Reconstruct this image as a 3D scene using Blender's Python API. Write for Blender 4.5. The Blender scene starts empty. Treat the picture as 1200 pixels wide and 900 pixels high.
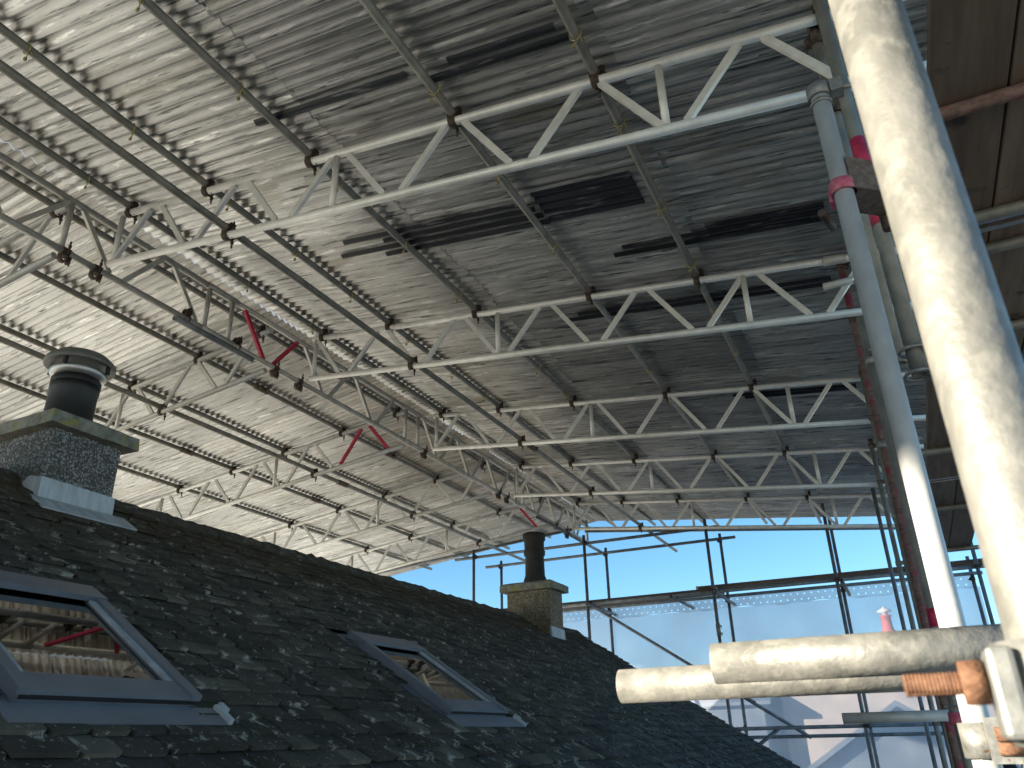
import bpy, bmesh, math, random
import numpy as np
from mathutils import Vector, Matrix, noise as mnoise
random.seed(7)
S = bpy.context.scene
COL = S.collection

# ------------------------------------------------------------------ camera
cam_d = bpy.data.cameras.new('camera'); cam = bpy.data.objects.new('camera', cam_d); COL.objects.link(cam)
L_ = Vector((484, 405, 901)).normalized()
U_ = Vector((-45, -1950, 901)).normalized(); U_ = (U_ - L_ * U_.dot(L_)).normalized()
T_ = L_.cross(U_)
right = Vector((T_.x, L_.x, U_.x)); down = Vector((T_.y, L_.y, U_.y)); fwd = Vector((T_.z, L_.z, U_.z))
cam.matrix_world = Matrix(((right.x, -down.x, -fwd.x, 0), (right.y, -down.y, -fwd.y, 0), (right.z, -down.z, -fwd.z, 0), (0, 0, 0, 1)))
cam_d.sensor_width = 36; cam_d.lens = 901 / 1200 * 36
cam_d.clip_start = 0.02; cam_d.clip_end = 3000
cam_d.dof.use_dof = True; cam_d.dof.focus_distance = 4.5; cam_d.dof.aperture_fstop = 13
S.camera = cam
S.cycles.max_bounces = 7; S.cycles.diffuse_bounces = 5; S.cycles.glossy_bounces = 4; S.cycles.transmission_bounces = 2; S.cycles.transparent_max_bounces = 8
S.cycles.caustics_reflective = False; S.cycles.caustics_refractive = False

# ------------------------------------------------------------------ sky and sun
SUN_EL = math.radians(14.0)
sun_h = Vector((-0.75, -0.66, 0)).normalized()                # where the sun stands, in plan
to_sun = Vector((sun_h.x * math.cos(SUN_EL), sun_h.y * math.cos(SUN_EL), math.sin(SUN_EL)))
w = bpy.data.worlds.new('World'); S.world = w; w.use_nodes = True
nt = w.node_tree; nt.nodes.clear()
out = nt.nodes.new('ShaderNodeOutputWorld'); bg = nt.nodes.new('ShaderNodeBackground'); sky = nt.nodes.new('ShaderNodeTexSky')
sky.sky_type = 'NISHITA'; sky.sun_disc = False; sky.sun_elevation = SUN_EL
sky.sun_rotation = math.atan2(sun_h.x, sun_h.y)
sky.air_density = 0.7; sky.dust_density = 0.0; sky.ozone_density = 2.2
bg.inputs['Strength'].default_value = 0.082
hs = nt.nodes.new('ShaderNodeHueSaturation'); hs.inputs['Saturation'].default_value = 1.12; hs.inputs['Hue'].default_value = 0.487
nt.links.new(sky.outputs[0], hs.inputs['Color']); nt.links.new(hs.outputs[0], bg.inputs[0]); nt.links.new(bg.outputs[0], out.inputs[0])
sl = bpy.data.lights.new('sun', 'SUN'); sl.energy = 5.0; sl.angle = math.radians(0.55); sl.color = (1.0, 0.90, 0.74)
so = bpy.data.objects.new('sun', sl); COL.objects.link(so)
so.rotation_euler = (-to_sun).to_track_quat('-Z', 'Y').to_euler()
so.location = (-8, -8, 12)
vs = S.view_settings; vs.view_transform = 'Standard'; vs.look = 'None'; vs.exposure = 1.68; vs.gamma = 1.0

# ------------------------------------------------------------------ materials
def mat(name, c1, c2, rough=(0.5, 0.6), metal=0.0, scale=(8, 8, 8), detail=6, lo=0.35, hi=0.65, bump=0.0, bscale=60,
        spots=None, rnd=0.0, coords='POS', spec=0.5):
    """two-tone noise material; spots=(colour, scale, threshold, softness)"""
    m = bpy.data.materials.new(name); m.use_nodes = True
    N = m.node_tree.nodes; Lk = m.node_tree.links
    b = N['Principled BSDF']; b.inputs['Metallic'].default_value = metal; b.inputs['Specular IOR Level'].default_value = spec
    if coords == 'POS':
        g = N.new('ShaderNodeNewGeometry'); src = g.outputs['Position']
    else:
        g = N.new('ShaderNodeTexCoord'); src = g.outputs['Object']
    mp = N.new('ShaderNodeMapping'); mp.inputs['Scale'].default_value = scale; Lk.new(src, mp.inputs['Vector'])
    vec = mp.outputs[0]
    oi = N.new('ShaderNodeObjectInfo')
    if rnd > 0:
        ad = N.new('ShaderNodeVectorMath'); ad.operation = 'ADD'
        sc = N.new('ShaderNodeVectorMath'); sc.operation = 'SCALE'
        cb = N.new('ShaderNodeCombineXYZ')
        for i in range(3): Lk.new(oi.outputs['Random'], cb.inputs[i])
        sc.inputs['Scale'].default_value = 57.0; Lk.new(cb.outputs[0], sc.inputs[0])
        Lk.new(vec, ad.inputs[0]); Lk.new(sc.outputs[0], ad.inputs[1]); vec = ad.outputs[0]
    n = N.new('ShaderNodeTexNoise'); n.inputs['Scale'].default_value = 1.0; n.inputs['Detail'].default_value = detail
    n.inputs['Roughness'].default_value = 0.62
    Lk.new(vec, n.inputs['Vector'])
    r = N.new('ShaderNodeValToRGB'); r.color_ramp.elements[0].position = lo; r.color_ramp.elements[1].position = hi
    r.color_ramp.elements[0].color = (*c1, 1); r.color_ramp.elements[1].color = (*c2, 1)
    Lk.new(n.outputs['Fac'], r.inputs['Fac']); colo = r.outputs['Color']
    if spots:
        scol, ssc, th, soft = spots
        n2 = N.new('ShaderNodeTexNoise'); n2.inputs['Scale'].default_value = ssc; n2.inputs['Detail'].default_value = 4; Lk.new(src, n2.inputs['Vector'])
        mr = N.new('ShaderNodeMapRange'); mr.inputs['From Min'].default_value = th; mr.inputs['From Max'].default_value = th + soft
        Lk.new(n2.outputs['Fac'], mr.inputs['Value'])
        mx = N.new('ShaderNodeMix'); mx.data_type = 'RGBA'; Lk.new(mr.outputs[0], mx.inputs['Factor'])
        Lk.new(colo, mx.inputs['A']); mx.inputs['B'].default_value = (*scol, 1); colo = mx.outputs['Result']
    if rnd > 0:
        hv = N.new('ShaderNodeHueSaturation'); mr2 = N.new('ShaderNodeMapRange')
        mr2.inputs['To Min'].default_value = 1 - rnd; mr2.inputs['To Max'].default_value = 1 + rnd
        Lk.new(oi.outputs['Random'], mr2.inputs['Value']); Lk.new(mr2.outputs[0], hv.inputs['Value']); Lk.new(colo, hv.inputs['Color']); colo = hv.outputs[0]
    Lk.new(colo, b.inputs['Base Color'])
    mr = N.new('ShaderNodeMapRange'); mr.inputs['To Min'].default_value = rough[0]; mr.inputs['To Max'].default_value = rough[1]
    Lk.new(n.outputs['Fac'], mr.inputs['Value']); Lk.new(mr.outputs[0], b.inputs['Roughness'])
    if bump > 0:
        bn = N.new('ShaderNodeTexNoise'); bn.inputs['Scale'].default_value = bscale; bn.inputs['Detail'].default_value = 5; Lk.new(src, bn.inputs['Vector'])
        bp = N.new('ShaderNodeBump'); bp.inputs['Strength'].default_value = bump; bp.inputs['Distance'].default_value = 0.004
        Lk.new(bn.outputs['Fac'], bp.inputs['Height']); Lk.new(bp.outputs[0], b.inputs['Normal'])
    return m

M = {}
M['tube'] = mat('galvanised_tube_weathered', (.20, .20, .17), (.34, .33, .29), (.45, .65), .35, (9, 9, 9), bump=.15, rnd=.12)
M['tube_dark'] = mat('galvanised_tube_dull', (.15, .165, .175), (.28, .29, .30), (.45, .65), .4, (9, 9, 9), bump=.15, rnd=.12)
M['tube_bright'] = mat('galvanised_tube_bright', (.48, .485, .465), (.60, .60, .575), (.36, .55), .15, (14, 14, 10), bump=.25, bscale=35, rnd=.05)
M['alu'] = mat('aluminium_girder', (.76, .75, .69), (.90, .885, .83), (.36, .52), .25, (12, 12, 12), bump=.12, bscale=80, rnd=.05)
M['spine'] = mat('aluminium_spine_girder', (.48, .47, .42), (.68, .66, .59), (.4, .6), .4, (10, 10, 10), bump=.12, rnd=.08)
M['red'] = mat('red_marking_paint', (.42, .02, .06), (.60, .05, .11), (.5, .7), 0, (30, 30, 30), rnd=.05)
M['pink'] = mat('pink_marking_paint', (.50, .06, .12), (.62, .22, .26), (.5, .7), 0, (60, 60, 60))
M['rust'] = mat('rusty_bolt', (.12, .055, .028), (.26, .135, .075), (.7, .9), .1, (120, 120, 120), bump=.5, bscale=200)
M['rusty_tube'] = mat('rusty_red_tube', (.13, .07, .06), (.27, .17, .14), (.6, .8), .2, (25, 25, 60), bump=.3, spots=((.33, .05, .08), 12, .6, .06))
M['coupler'] = mat('rusty_coupler', (.04, .03, .025), (.12, .085, .06), (.6, .8), .3, (60, 60, 60), bump=.3)
M['coupler_grey'] = mat('galvanised_coupler', (.19, .195, .185), (.32, .32, .295), (.4, .6), .4, (40, 40, 40), bump=.4, bscale=60, spots=((.20, .10, .05), 45, .66, .05))
M['coupler_brown'] = mat('brown_coupler', (.11, .08, .06), (.20, .16, .13), (.6, .8), .2, (60, 60, 60), bump=.3)
M['wire'] = mat('brass_tie_wire', (.30, .26, .10), (.48, .43, .20), (.4, .6), .5, (50, 50, 50))
M['board'] = mat('scaffold_board_wood', (.125, .088, .058), (.27, .20, .14), (.7, .9), 0, (22, 1.6, 22), lo=.3, hi=.75, bump=.5, bscale=40, rnd=.25, spots=((.05, .035, .025), 5, .62, .08))
M['board_x'] = mat('scaffold_board_wood_across', (.075, .05, .035), (.15, .105, .07), (.7, .9), 0, (1.6, 22, 22), bump=.4, rnd=.2)
M['iron'] = mat('board_end_band', (.30, .31, .32), (.5, .5, .5), (.4, .6), .6, (30, 30, 30))

# big foreground pole: hot dip zinc with pale spangle patches and runs
def pole_mat():
    m = mat('foreground_zinc_pole', (.18, .18, .162), (.265, .26, .235), (.42, .6), .3, (26, 26, 12), lo=.38, hi=.62, detail=9, bump=.5, bscale=70, spots=((.30, .292, .258), 46, .52, .14))
    return m
M['pole'] = pole_mat()

# corrugated sheet
def sheet_mat(name, c1, c2, dark, white, metal, rough):
    m = bpy.data.materials.new(name); m.use_nodes = True
    N = m.node_tree.nodes; K = m.node_tree.links; b = N['Principled BSDF']
    g = N.new('ShaderNodeNewGeometry'); oi = N.new('ShaderNodeObjectInfo')
    cb = N.new('ShaderNodeCombineXYZ')
    for i in range(3): K.new(oi.outputs['Random'], cb.inputs[i])
    sc = N.new('ShaderNodeVectorMath'); sc.operation = 'SCALE'; sc.inputs['Scale'].default_value = 91; K.new(cb.outputs[0], sc.inputs[0])
    ad = N.new('ShaderNodeVectorMath'); ad.operation = 'ADD'; K.new(g.outputs['Position'], ad.inputs[0]); K.new(sc.outputs[0], ad.inputs[1])
    def nz(scale, detail=6, rough_=.6):
        mp = N.new('ShaderNodeMapping'); mp.inputs['Scale'].default_value = scale; K.new(ad.outputs[0], mp.inputs['Vector'])
        n = N.new('ShaderNodeTexNoise'); n.inputs['Scale'].default_value = 1; n.inputs['Detail'].default_value = detail; n.inputs['Roughness'].default_value = rough_
        K.new(mp.outputs[0], n.inputs['Vector']); return n.outputs['Fac']
    a = nz((1.6, 26, 4)); st = nz((2.6, 70, 10), 8, .68); pt = nz((1.1, 3.0, 1)); wh = nz((3.6, 40, 8), 6)
    r = N.new('ShaderNodeValToRGB'); r.color_ramp.elements[0].position = .32; r.color_ramp.elements[1].position = .68
    r.color_ramp.elements[0].color = (*c1, 1); r.color_ramp.elements[1].color = (*c2, 1); K.new(a, r.inputs['Fac'])
    def mix(fac, lo, hi, A, B):
        mr = N.new('ShaderNodeMapRange'); mr.inputs['From Min'].default_value = lo; mr.inputs['From Max'].default_value = hi; K.new(fac, mr.inputs['Value'])
        mx = N.new('ShaderNodeMix'); mx.data_type = 'RGBA'; K.new(mr.outputs[0], mx.inputs['Factor']); K.new(A, mx.inputs['A']); mx.inputs['B'].default_value = (*B, 1)
        return mx.outputs['Result']
    c = mix(st, .55, .62, r.outputs['Color'], dark)
    c = mix(pt, .56, .72, c, (c1[0] * .9, c1[1] * .86, c1[2] * .75))
    c = mix(wh, .59, .64, c, white)
    hv = N.new('ShaderNodeHueSaturation'); mr2 = N.new('ShaderNodeMapRange'); mr2.inputs['To Min'].default_value = .70; mr2.inputs['To Max'].default_value = 1.18
    K.new(oi.outputs['Random'], mr2.inputs['Value']); K.new(mr2.outputs[0], hv.inputs['Value']); K.new(c, hv.inputs['Color'])
    K.new(hv.outputs[0], b.inputs['Base Color'])
    b.inputs['Metallic'].default_value = metal
    mr = N.new('ShaderNodeMapRange'); mr.inputs['From Min'].default_value = .3; mr.inputs['From Max'].default_value = .7
    mr.inputs['To Min'].default_value = rough[0]; mr.inputs['To Max'].default_value = rough[1]; K.new(a, mr.inputs['Value']); K.new(mr.outputs[0], b.inputs['Roughness'])
    bp = N.new('ShaderNodeBump'); bp.inputs['Strength'].default_value = .25; bp.inputs['Distance'].default_value = .004; K.new(st, bp.inputs['Height']); K.new(bp.outputs[0], b.inputs['Normal'])
    return m
M['sheet'] = sheet_mat('corrugated_galvanised', (.47, .47, .455), (.76, .75, .72), (.15, .15, .15), (.90, .89, .85), .68, (.28, .50))
M['dark_sheet'] = sheet_mat('corrugated_dark_patch', (.018, .021, .027), (.04, .045, .055), (.012, .013, .016), (.16, .16, .17), .2, (.3, .5))

def slate_mat():
    m = bpy.data.materials.new('old_slate'); m.use_nodes = True
    N = m.node_tree.nodes; K = m.node_tree.links; b = N['Principled BSDF']
    g = N.new('ShaderNodeNewGeometry'); oi = N.new('ShaderNodeObjectInfo')
    sm = N.new('ShaderNodeMath'); sm.operation = 'ADD'; K.new(g.outputs['Random Per Island'], sm.inputs[0]); K.new(oi.outputs['Random'], sm.inputs[1])
    fr = N.new('ShaderNodeMath'); fr.operation = 'FRACT'; K.new(sm.outputs[0], fr.inputs[0])
    r = N.new('ShaderNodeValToRGB'); e = r.color_ramp.elements
    e[0].position = 0; e[0].color = (.044, .040, .034, 1); e[1].position = 1; e[1].color = (.155, .138, .106, 1)
    for p, c in ((.35, (.066, .061, .052, 1)), (.6, (.094, .084, .066, 1)), (.8, (.066, .064, .048, 1))):
        q = e.new(p); q.color = c
    K.new(fr.outputs[0], r.inputs['Fac'])
    def nz(scale, sc=1.0, detail=6, rot=None):
        mp = N.new('ShaderNodeMapping'); mp.inputs['Scale'].default_value = scale
        if rot: mp.inputs['Rotation'].default_value = rot
        K.new(g.outputs['Position'], mp.inputs['Vector'])
        n = N.new('ShaderNodeTexNoise'); n.inputs['Scale'].default_value = sc; n.inputs['Detail'].default_value = detail; n.inputs['Roughness'].default_value = .65
        K.new(mp.outputs[0], n.inputs['Vector']); return n.outputs['Fac']
    def mix(fac, lo, hi, A, B, amt=1.0):
        mr = N.new('ShaderNodeMapRange'); mr.inputs['From Min'].default_value = lo; mr.inputs['From Max'].default_value = hi; mr.inputs['To Max'].default_value = amt; K.new(fac, mr.inputs['Value'])
        mx = N.new('ShaderNodeMix'); mx.data_type = 'RGBA'; K.new(mr.outputs[0], mx.inputs['Factor']); K.new(A, mx.inputs['A']); mx.inputs['B'].default_value = (*B, 1)
        return mx.outputs['Result']
    c = mix(nz((3, 3, 3)), .45, .75, r.outputs['Color'], (.030, .032, .022))
    lich = nz((11, 15, 11), 1, 5); c = mix(lich, .585, .63, c, (.36, .34, .29), .85)
    fine = nz((60, 60, 60), 1, 6); c = mix(fine, .63, .69, c, (.50, .47, .40), .9)
    # moss kept to the top courses by the ridge
    sp = N.new('ShaderNodeSeparateXYZ'); K.new(g.outputs['Position'], sp.inputs[0])
    ms = N.new('ShaderNodeMath'); ms.operation = 'MULTIPLY_ADD'; K.new(nz((5, 5, 5)), ms.inputs[0]); ms.inputs[1].default_value = -1.6; K.new(sp.outputs['X'], ms.inputs[2])
    c = mix(ms.outputs[0], -4.35, -4.9, c, (.060, .045, .026), .85)
    K.new(c, b.inputs['Base Color']); b.inputs['Roughness'].default_value = .78; b.inputs['Specular IOR Level'].default_value = .18
    bp = N.new('ShaderNodeBump'); bp.inputs['Strength'].default_value = .6; bp.inputs['Distance'].default_value = .005
    K.new(nz((45, 45, 45), 1, 7), bp.inputs['Height']); K.new(bp.outputs[0], b.inputs['Normal'])
    return m
M['slate'] = slate_mat()
M['moss'] = mat('mossy_ridge', (.035, .028, .018), (.10, .085, .06), (.8, .95), 0, (14, 14, 14), detail=9, bump=1.0, bscale=50, spots=((.17, .17, .14), 18, .58, .06))

def roughcast(name, dark, light, lim):
    m = bpy.data.materials.new(name); m.use_nodes = True
    N = m.node_tree.nodes; K = m.node_tree.links; b = N['Principled BSDF']
    g = N.new('ShaderNodeNewGeometry')
    v = N.new('ShaderNodeTexVoronoi'); v.inputs['Scale'].default_value = 115; K.new(g.outputs['Position'], v.inputs['Vector'])
    r = N.new('ShaderNodeValToRGB'); r.color_ramp.interpolation = 'CONSTANT'; e = r.color_ramp.elements
    e[0].position = 0; e[0].color = (*dark, 1); e[1].position = lim; e[1].color = (*light, 1)
    q = e.new(lim * .55); q.color = (dark[0] * 1.9, dark[1] * 1.9, dark[2] * 1.85, 1)
    sp = N.new('ShaderNodeSeparateColor'); K.new(v.outputs['Color'], sp.inputs[0]); K.new(sp.outputs[0], r.inputs['Fac'])
    n = N.new('ShaderNodeTexNoise'); n.inputs['Scale'].default_value = 9; n.inputs['Detail'].default_value = 5; K.new(g.outputs['Position'], n.inputs['Vector'])
    mr = N.new('ShaderNodeMapRange'); mr.inputs['From Min'].default_value = .5; mr.inputs['From Max'].default_value = .75; K.new(n.outputs['Fac'], mr.inputs['Value'])
    mx = N.new('ShaderNodeMix'); mx.data_type = 'RGBA'; K.new(mr.outputs[0], mx.inputs['Factor']); K.new(r.outputs['Color'], mx.inputs['A']); mx.inputs['B'].default_value = (dark[0], dark[1], dark[2] * .8, 1)
    K.new(mx.outputs['Result'], b.inputs['Base Color']); b.inputs['Roughness'].default_value = .85
    inv = N.new('ShaderNodeMath'); inv.operation = 'SUBTRACT'; inv.inputs[0].default_value = 1; K.new(v.outputs['Distance'], inv.inputs[1])
    bp = N.new('ShaderNodeBump'); bp.inputs['Strength'].default_value = 1.0; bp.inputs['Distance'].default_value = .012; K.new(inv.outputs[0], bp.inputs['Height']); K.new(bp.outputs[0], b.inputs['Normal'])
    return m
M['dash_grey'] = roughcast('grey_pebbledash', (.095, .093, .088), (.40, .40, .385), .74)
M['dash_brown'] = roughcast('brown_pebbledash', (.15, .118, .078), (.42, .37, .28), .76)
M['concrete'] = mat('lichened_concrete', (.13, .125, .10), (.30, .29, .24), (.8, .95), 0, (14, 14, 14), detail=9, bump=.8, bscale=60, spots=((.26, .24, .08), 16, .56, .08))
M['lead'] = mat('lead_flashing', (.34, .37, .39), (.55, .58, .60), (.5, .7), .2, (10, 18, 4), detail=8, bump=.3, bscale=20)
M['black'] = mat('black_flue', (.010, .010, .011), (.020, .020, .021), (.45, .6), 0, (6, 6, 3))
M['soot'] = mat('sooty_pot', (.014, .013, .012), (.035, .032, .03), (.7, .9), 0, (12, 12, 12), bump=.4)
M['steel'] = mat('stainless_cowl', (.40, .40, .385), (.52, .52, .50), (.3, .45), .7, (10, 10, 10))
M['cowlgrey'] = mat('cowl_painted_grey', (.12, .12, .112), (.18, .18, .165), (.45, .6), .3, (10, 10, 10))
M['velux'] = mat('slate_grey_aluminium', (.15, .17, .20), (.20, .22, .25), (.35, .5), .3, (4, 4, 4), bump=.05)
M['gasket'] = mat('black_gasket', (.008, .008, .009), (.014, .014, .015), (.6, .7), 0)
M['whitewood'] = mat('white_lining', (.62, .62, .58), (.72, .72, .68), (.5, .6), 0)
M['room'] = mat('room_inside', (.30, .28, .24), (.42, .39, .34), (.8, .9), 0, (2, 2, 2))
M['harl'] = mat('harled_house_wall', (.42, .39, .34), (.52, .49, .43), (.85, .95), 0, (3, 3, 3), bump=.5, bscale=40)
M['pinkwall'] = mat('pale_pink_render', (.36, .30, .27), (.42, .35, .31), (.85, .95), 0, (1, 1, 1))
M['greyroof'] = mat('far_slate_roof', (.10, .12, .15), (.16, .18, .21), (.6, .8), 0, (2, 2, 2))
M['redclay'] = mat('red_clay_pot', (.50, .10, .07), (.60, .16, .11), (.7, .8), 0, (5, 5, 5))
M['ground'] = mat('gravel_yard', (.36, .34, .30), (.48, .45, .40), (.9, 1), 0, (.6, .6, .6), detail=10, bump=.4, bscale=25)
M['deck'] = mat('roof_deck', (.035, .035, .033), (.05, .05, .047), (.8, .9), 0)
M['skin'] = mat('skin', (.42, .24, .17), (.50, .30, .22), (.5, .6), 0)
M['hair'] = mat('dark_hair', (.012, .009, .007), (.03, .022, .016), (.5, .6), 0, (90, 90, 20))
M['jacket'] = mat('black_jacket', (.010, .010, .012), (.022, .022, .025), (.7, .9), 0)
M['trousers'] = mat('navy_trousers', (.02, .025, .04), (.035, .04, .06), (.8, .9), 0)

def glass_mat():
    m = bpy.data.materials.new('window_glass'); m.use_nodes = True; N = m.node_tree.nodes; K = m.node_tree.links; N.clear()
    o = N.new('ShaderNodeOutputMaterial'); t = N.new('ShaderNodeBsdfTransparent'); t.inputs[0].default_value = (.72, .76, .74, 1)
    gl = N.new('ShaderNodeBsdfGlossy'); gl.inputs['Roughness'].default_value = .015; gl.inputs['Color'].default_value = (.95, .97, .96, 1)
    fr = N.new('ShaderNodeFresnel'); fr.inputs['IOR'].default_value = 3.6
    mx = N.new('ShaderNodeMixShader'); K.new(fr.outputs[0], mx.inputs[0]); K.new(t.outputs[0], mx.inputs[1]); K.new(gl.outputs[0], mx.inputs[2]); K.new(mx.outputs[0], o.inputs[0])
    return m
M['glass'] = glass_mat()

def film_mat(name, opacity, col):
    m = bpy.data.materials.new(name); m.use_nodes = True; N = m.node_tree.nodes; K = m.node_tree.links; N.clear()
    o = N.new('ShaderNodeOutputMaterial'); t = N.new('ShaderNodeBsdfTransparent'); t.inputs[0].default_value = (.92, .93, .95, 1)
    d = N.new('ShaderNodeBsdfDiffuse'); d.inputs[0].default_value = (*col, 1)
    tl = N.new('ShaderNodeBsdfTranslucent'); tl.inputs[0].default_value = (*col, 1)
    m1 = N.new('ShaderNodeMixShader'); m1.inputs[0].default_value = .6; K.new(d.outputs[0], m1.inputs[1]); K.new(tl.outputs[0], m1.inputs[2])
    g = N.new('ShaderNodeBsdfGlossy'); g.inputs['Roughness'].default_value = .25; g.inputs['Color'].default_value = (.9, .9, .9, 1)
    m3 = N.new('ShaderNodeMixShader'); m3.inputs[0].default_value = .06; K.new(m1.outputs[0], m3.inputs[1]); K.new(g.outputs[0], m3.inputs[2])
    ge = N.new('ShaderNodeNewGeometry'); n = N.new('ShaderNodeTexNoise'); n.inputs['Scale'].default_value = 1.3; n.inputs['Detail'].default_value = 6; K.new(ge.outputs['Position'], n.inputs['Vector'])
    mr = N.new('ShaderNodeMapRange'); mr.inputs['From Min'].default_value = .3; mr.inputs['From Max'].default_value = .7
    mr.inputs['To Min'].default_value = opacity * .85; mr.inputs['To Max'].default_value = min(1, opacity * 1.15); K.new(n.outputs['Fac'], mr.inputs['Value'])
    m2 = N.new('ShaderNodeMixShader'); K.new(mr.outputs[0], m2.inputs[0]); K.new(t.outputs[0], m2.inputs[1]); K.new(m3.outputs[0], m2.inputs[2]); K.new(m2.outputs[0], o.inputs[0])
    return m
M['film'] = film_mat('clear_plastic_sheeting', .66, (.80, .82, .90))
M['film_fill'] = film_mat('added_fill_sheeting', .60, (.86, .86, .84))  # milky film of the unseen sheets added to brighten the roof from below
M['film_band'] = film_mat('reinforced_sheeting_band', .72, (.66, .68, .74))
def translucent(name, c):
    m = bpy.data.materials.new(name); m.use_nodes = True; N = m.node_tree.nodes; K = m.node_tree.links; N.clear()
    o = N.new('ShaderNodeOutputMaterial'); t = N.new('ShaderNodeBsdfTranslucent'); t.inputs[0].default_value = (*c, 1); K.new(t.outputs[0], o.inputs[0]); return m
M['eyelet'] = translucent('clear_eyelet', (.95, .95, .95))
M['film_white'] = film_mat('white_ridge_sheeting', .8, (.6, .6, .58))

# ------------------------------------------------------------------ mesh helpers
class MB:
    def __init__(s): s.v = []; s.f = []; s.sm = []
    def add(s, vs, fs, smooth=False):
        b = len(s.v); s.v += [Vector(p) for p in vs]; s.f += [tuple(i + b for i in q) for q in fs]; s.sm += [smooth] * len(fs)
    def box(s, c, size, m=None):
        x, y, z = (q / 2 for q in size)
        vs = [Vector((i * x, j * y, k * z)) for i in (-1, 1) for j in (-1, 1) for k in (-1, 1)]
        if m is not None: vs = [m @ p for p in vs]
        vs = [p + Vector(c) for p in vs]
        s.add(vs, [(0, 1, 3, 2), (4, 6, 7, 5), (0, 4, 5, 1), (2, 3, 7, 6), (0, 2, 6, 4), (1, 5, 7, 3)])
    def hexa(s, p):      # 8 points: 4 bottom ring, 4 top ring
        s.add(p, [(3, 2, 1, 0), (4, 5, 6, 7), (0, 1, 5, 4), (1, 2, 6, 5), (2, 3, 7, 6), (3, 0, 4, 7)])
    def tube(s, a, b, r, n=16, wall=.004, r2=None):
        a = Vector(a); b = Vector(b); d = (b - a).normalized(); q = d.to_track_quat('Z', 'Y').to_matrix()
        r2 = r if r2 is None else r2
        rings = []
        spec = [(a, r), (b, r2)] + ([(b, r2 - wall), (a, r - wall)] if wall else [])
        vs = []
        for c, rr in spec:
            vs += [c + q @ Vector((rr * math.cos(t), rr * math.sin(t), 0)) for t in (2 * math.pi * i / n for i in range(n))]
        base = len(s.v); s.v += vs
        k = len(spec)
        for j in range(k if wall else 1):
            j2 = (j + 1) % k
            for i in range(n):
                i2 = (i + 1) % n
                s.f.append((base + j * n + i, base + j * n + i2, base + j2 * n + i2, base + j2 * n + i)); s.sm.append(j % 2 == 0)
        if not wall:
            s.f.append(tuple(base + i for i in reversed(range(n)))); s.sm.append(False)
            s.f.append(tuple(base + n + i for i in range(n))); s.sm.append(False)
    def lathe(s, c, prof, n=28, smooth=True):
        c = Vector(c); base = len(s.v)
        for r, z in prof:
            s.v += [c + Vector((r * math.cos(t), r * math.sin(t), z)) for t in (2 * math.pi * i / n for i in range(n))]
        for j in range(len(prof) - 1):
            for i in range(n):
                i2 = (i + 1) % n
                s.f.append((base + j * n + i, base + j * n + i2, base + (j + 1) * n + i2, base + (j + 1) * n + i)); s.sm.append(smooth)
        s.f.append(tuple(base + i for i in reversed(range(n)))); s.sm.append(False)
        s.f.append(tuple(base + (len(prof) - 1) * n + i for i in range(n))); s.sm.append(False)
    def ring(s, c, axis, r0, r1, width, n=14):
        ax = Vector(axis).normalized() * width / 2
        s.tube(Vector(c) - ax, Vector(c) + ax, r1, n, r1 - r0)
    def torus(s, c, axis, R, r, n=14, k=6):
        q = Vector(axis).normalized().to_track_quat('Z', 'Y').to_matrix(); base = len(s.v)
        for i in range(n):
            t = 2 * math.pi * i / n
            for j in range(k):
                u = 2 * math.pi * j / k
                s.v.append(Vector(c) + q @ Vector(((R + r * math.cos(u)) * math.cos(t), (R + r * math.cos(u)) * math.sin(t), r * math.sin(u))))
        for i in range(n):
            for j in range(k):
                s.f.append((base + i * k + j, base + ((i + 1) % n) * k + j, base + ((i + 1) % n) * k + (j + 1) % k, base + i * k + (j + 1) % k)); s.sm.append(True)
    def mesh(s, name, m, org=(0, 0, 0)):
        me = bpy.data.meshes.new(name); o = Vector(org)
        me.from_pydata([tuple(p - o) for p in s.v], [], s.f)
        me.polygons.foreach_set('use_smooth', s.sm); me.materials.append(m); me.update()
        bm = bmesh.new(); bm.from_mesh(me); bmesh.ops.recalc_face_normals(bm, faces=bm.faces); bm.to_mesh(me); bm.free()
        return me
    def build(s, name, m, parent=None, org=None):
        """org = world origin of the object; all vertices are given in world space"""
        if org is None: org = worldloc(parent) if parent else (s.v[0] if s.v else (0, 0, 0))
        o = bpy.data.objects.new(name, s.mesh(name, m, org)); COL.objects.link(o)
        setp(o, parent, org); return o

WL = {}
def worldloc(o): return WL[o.name]
def setp(o, parent, wl):
    wl = Vector(wl); WL[o.name] = wl
    if parent: o.parent = parent; o.location = wl - WL[parent.name]
    else: o.location = wl
def inst(name, me, parent, wl, rot=None):
    o = bpy.data.objects.new(name, me); COL.objects.link(o); setp(o, parent, wl)
    if rot is not None: o.rotation_euler = rot.to_euler()
    return o
def empty(name, loc):
    o = bpy.data.objects.new(name, None); COL.objects.link(o); o.empty_display_size = .2; setp(o, None, loc); return o
def tag(o, label, cat, group=None):
    o['label'] = label; o['category'] = cat
    if group: o['group'] = group
    return o
def structure(o): o['kind'] = 'structure'; return o

R = 0.0242
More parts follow.
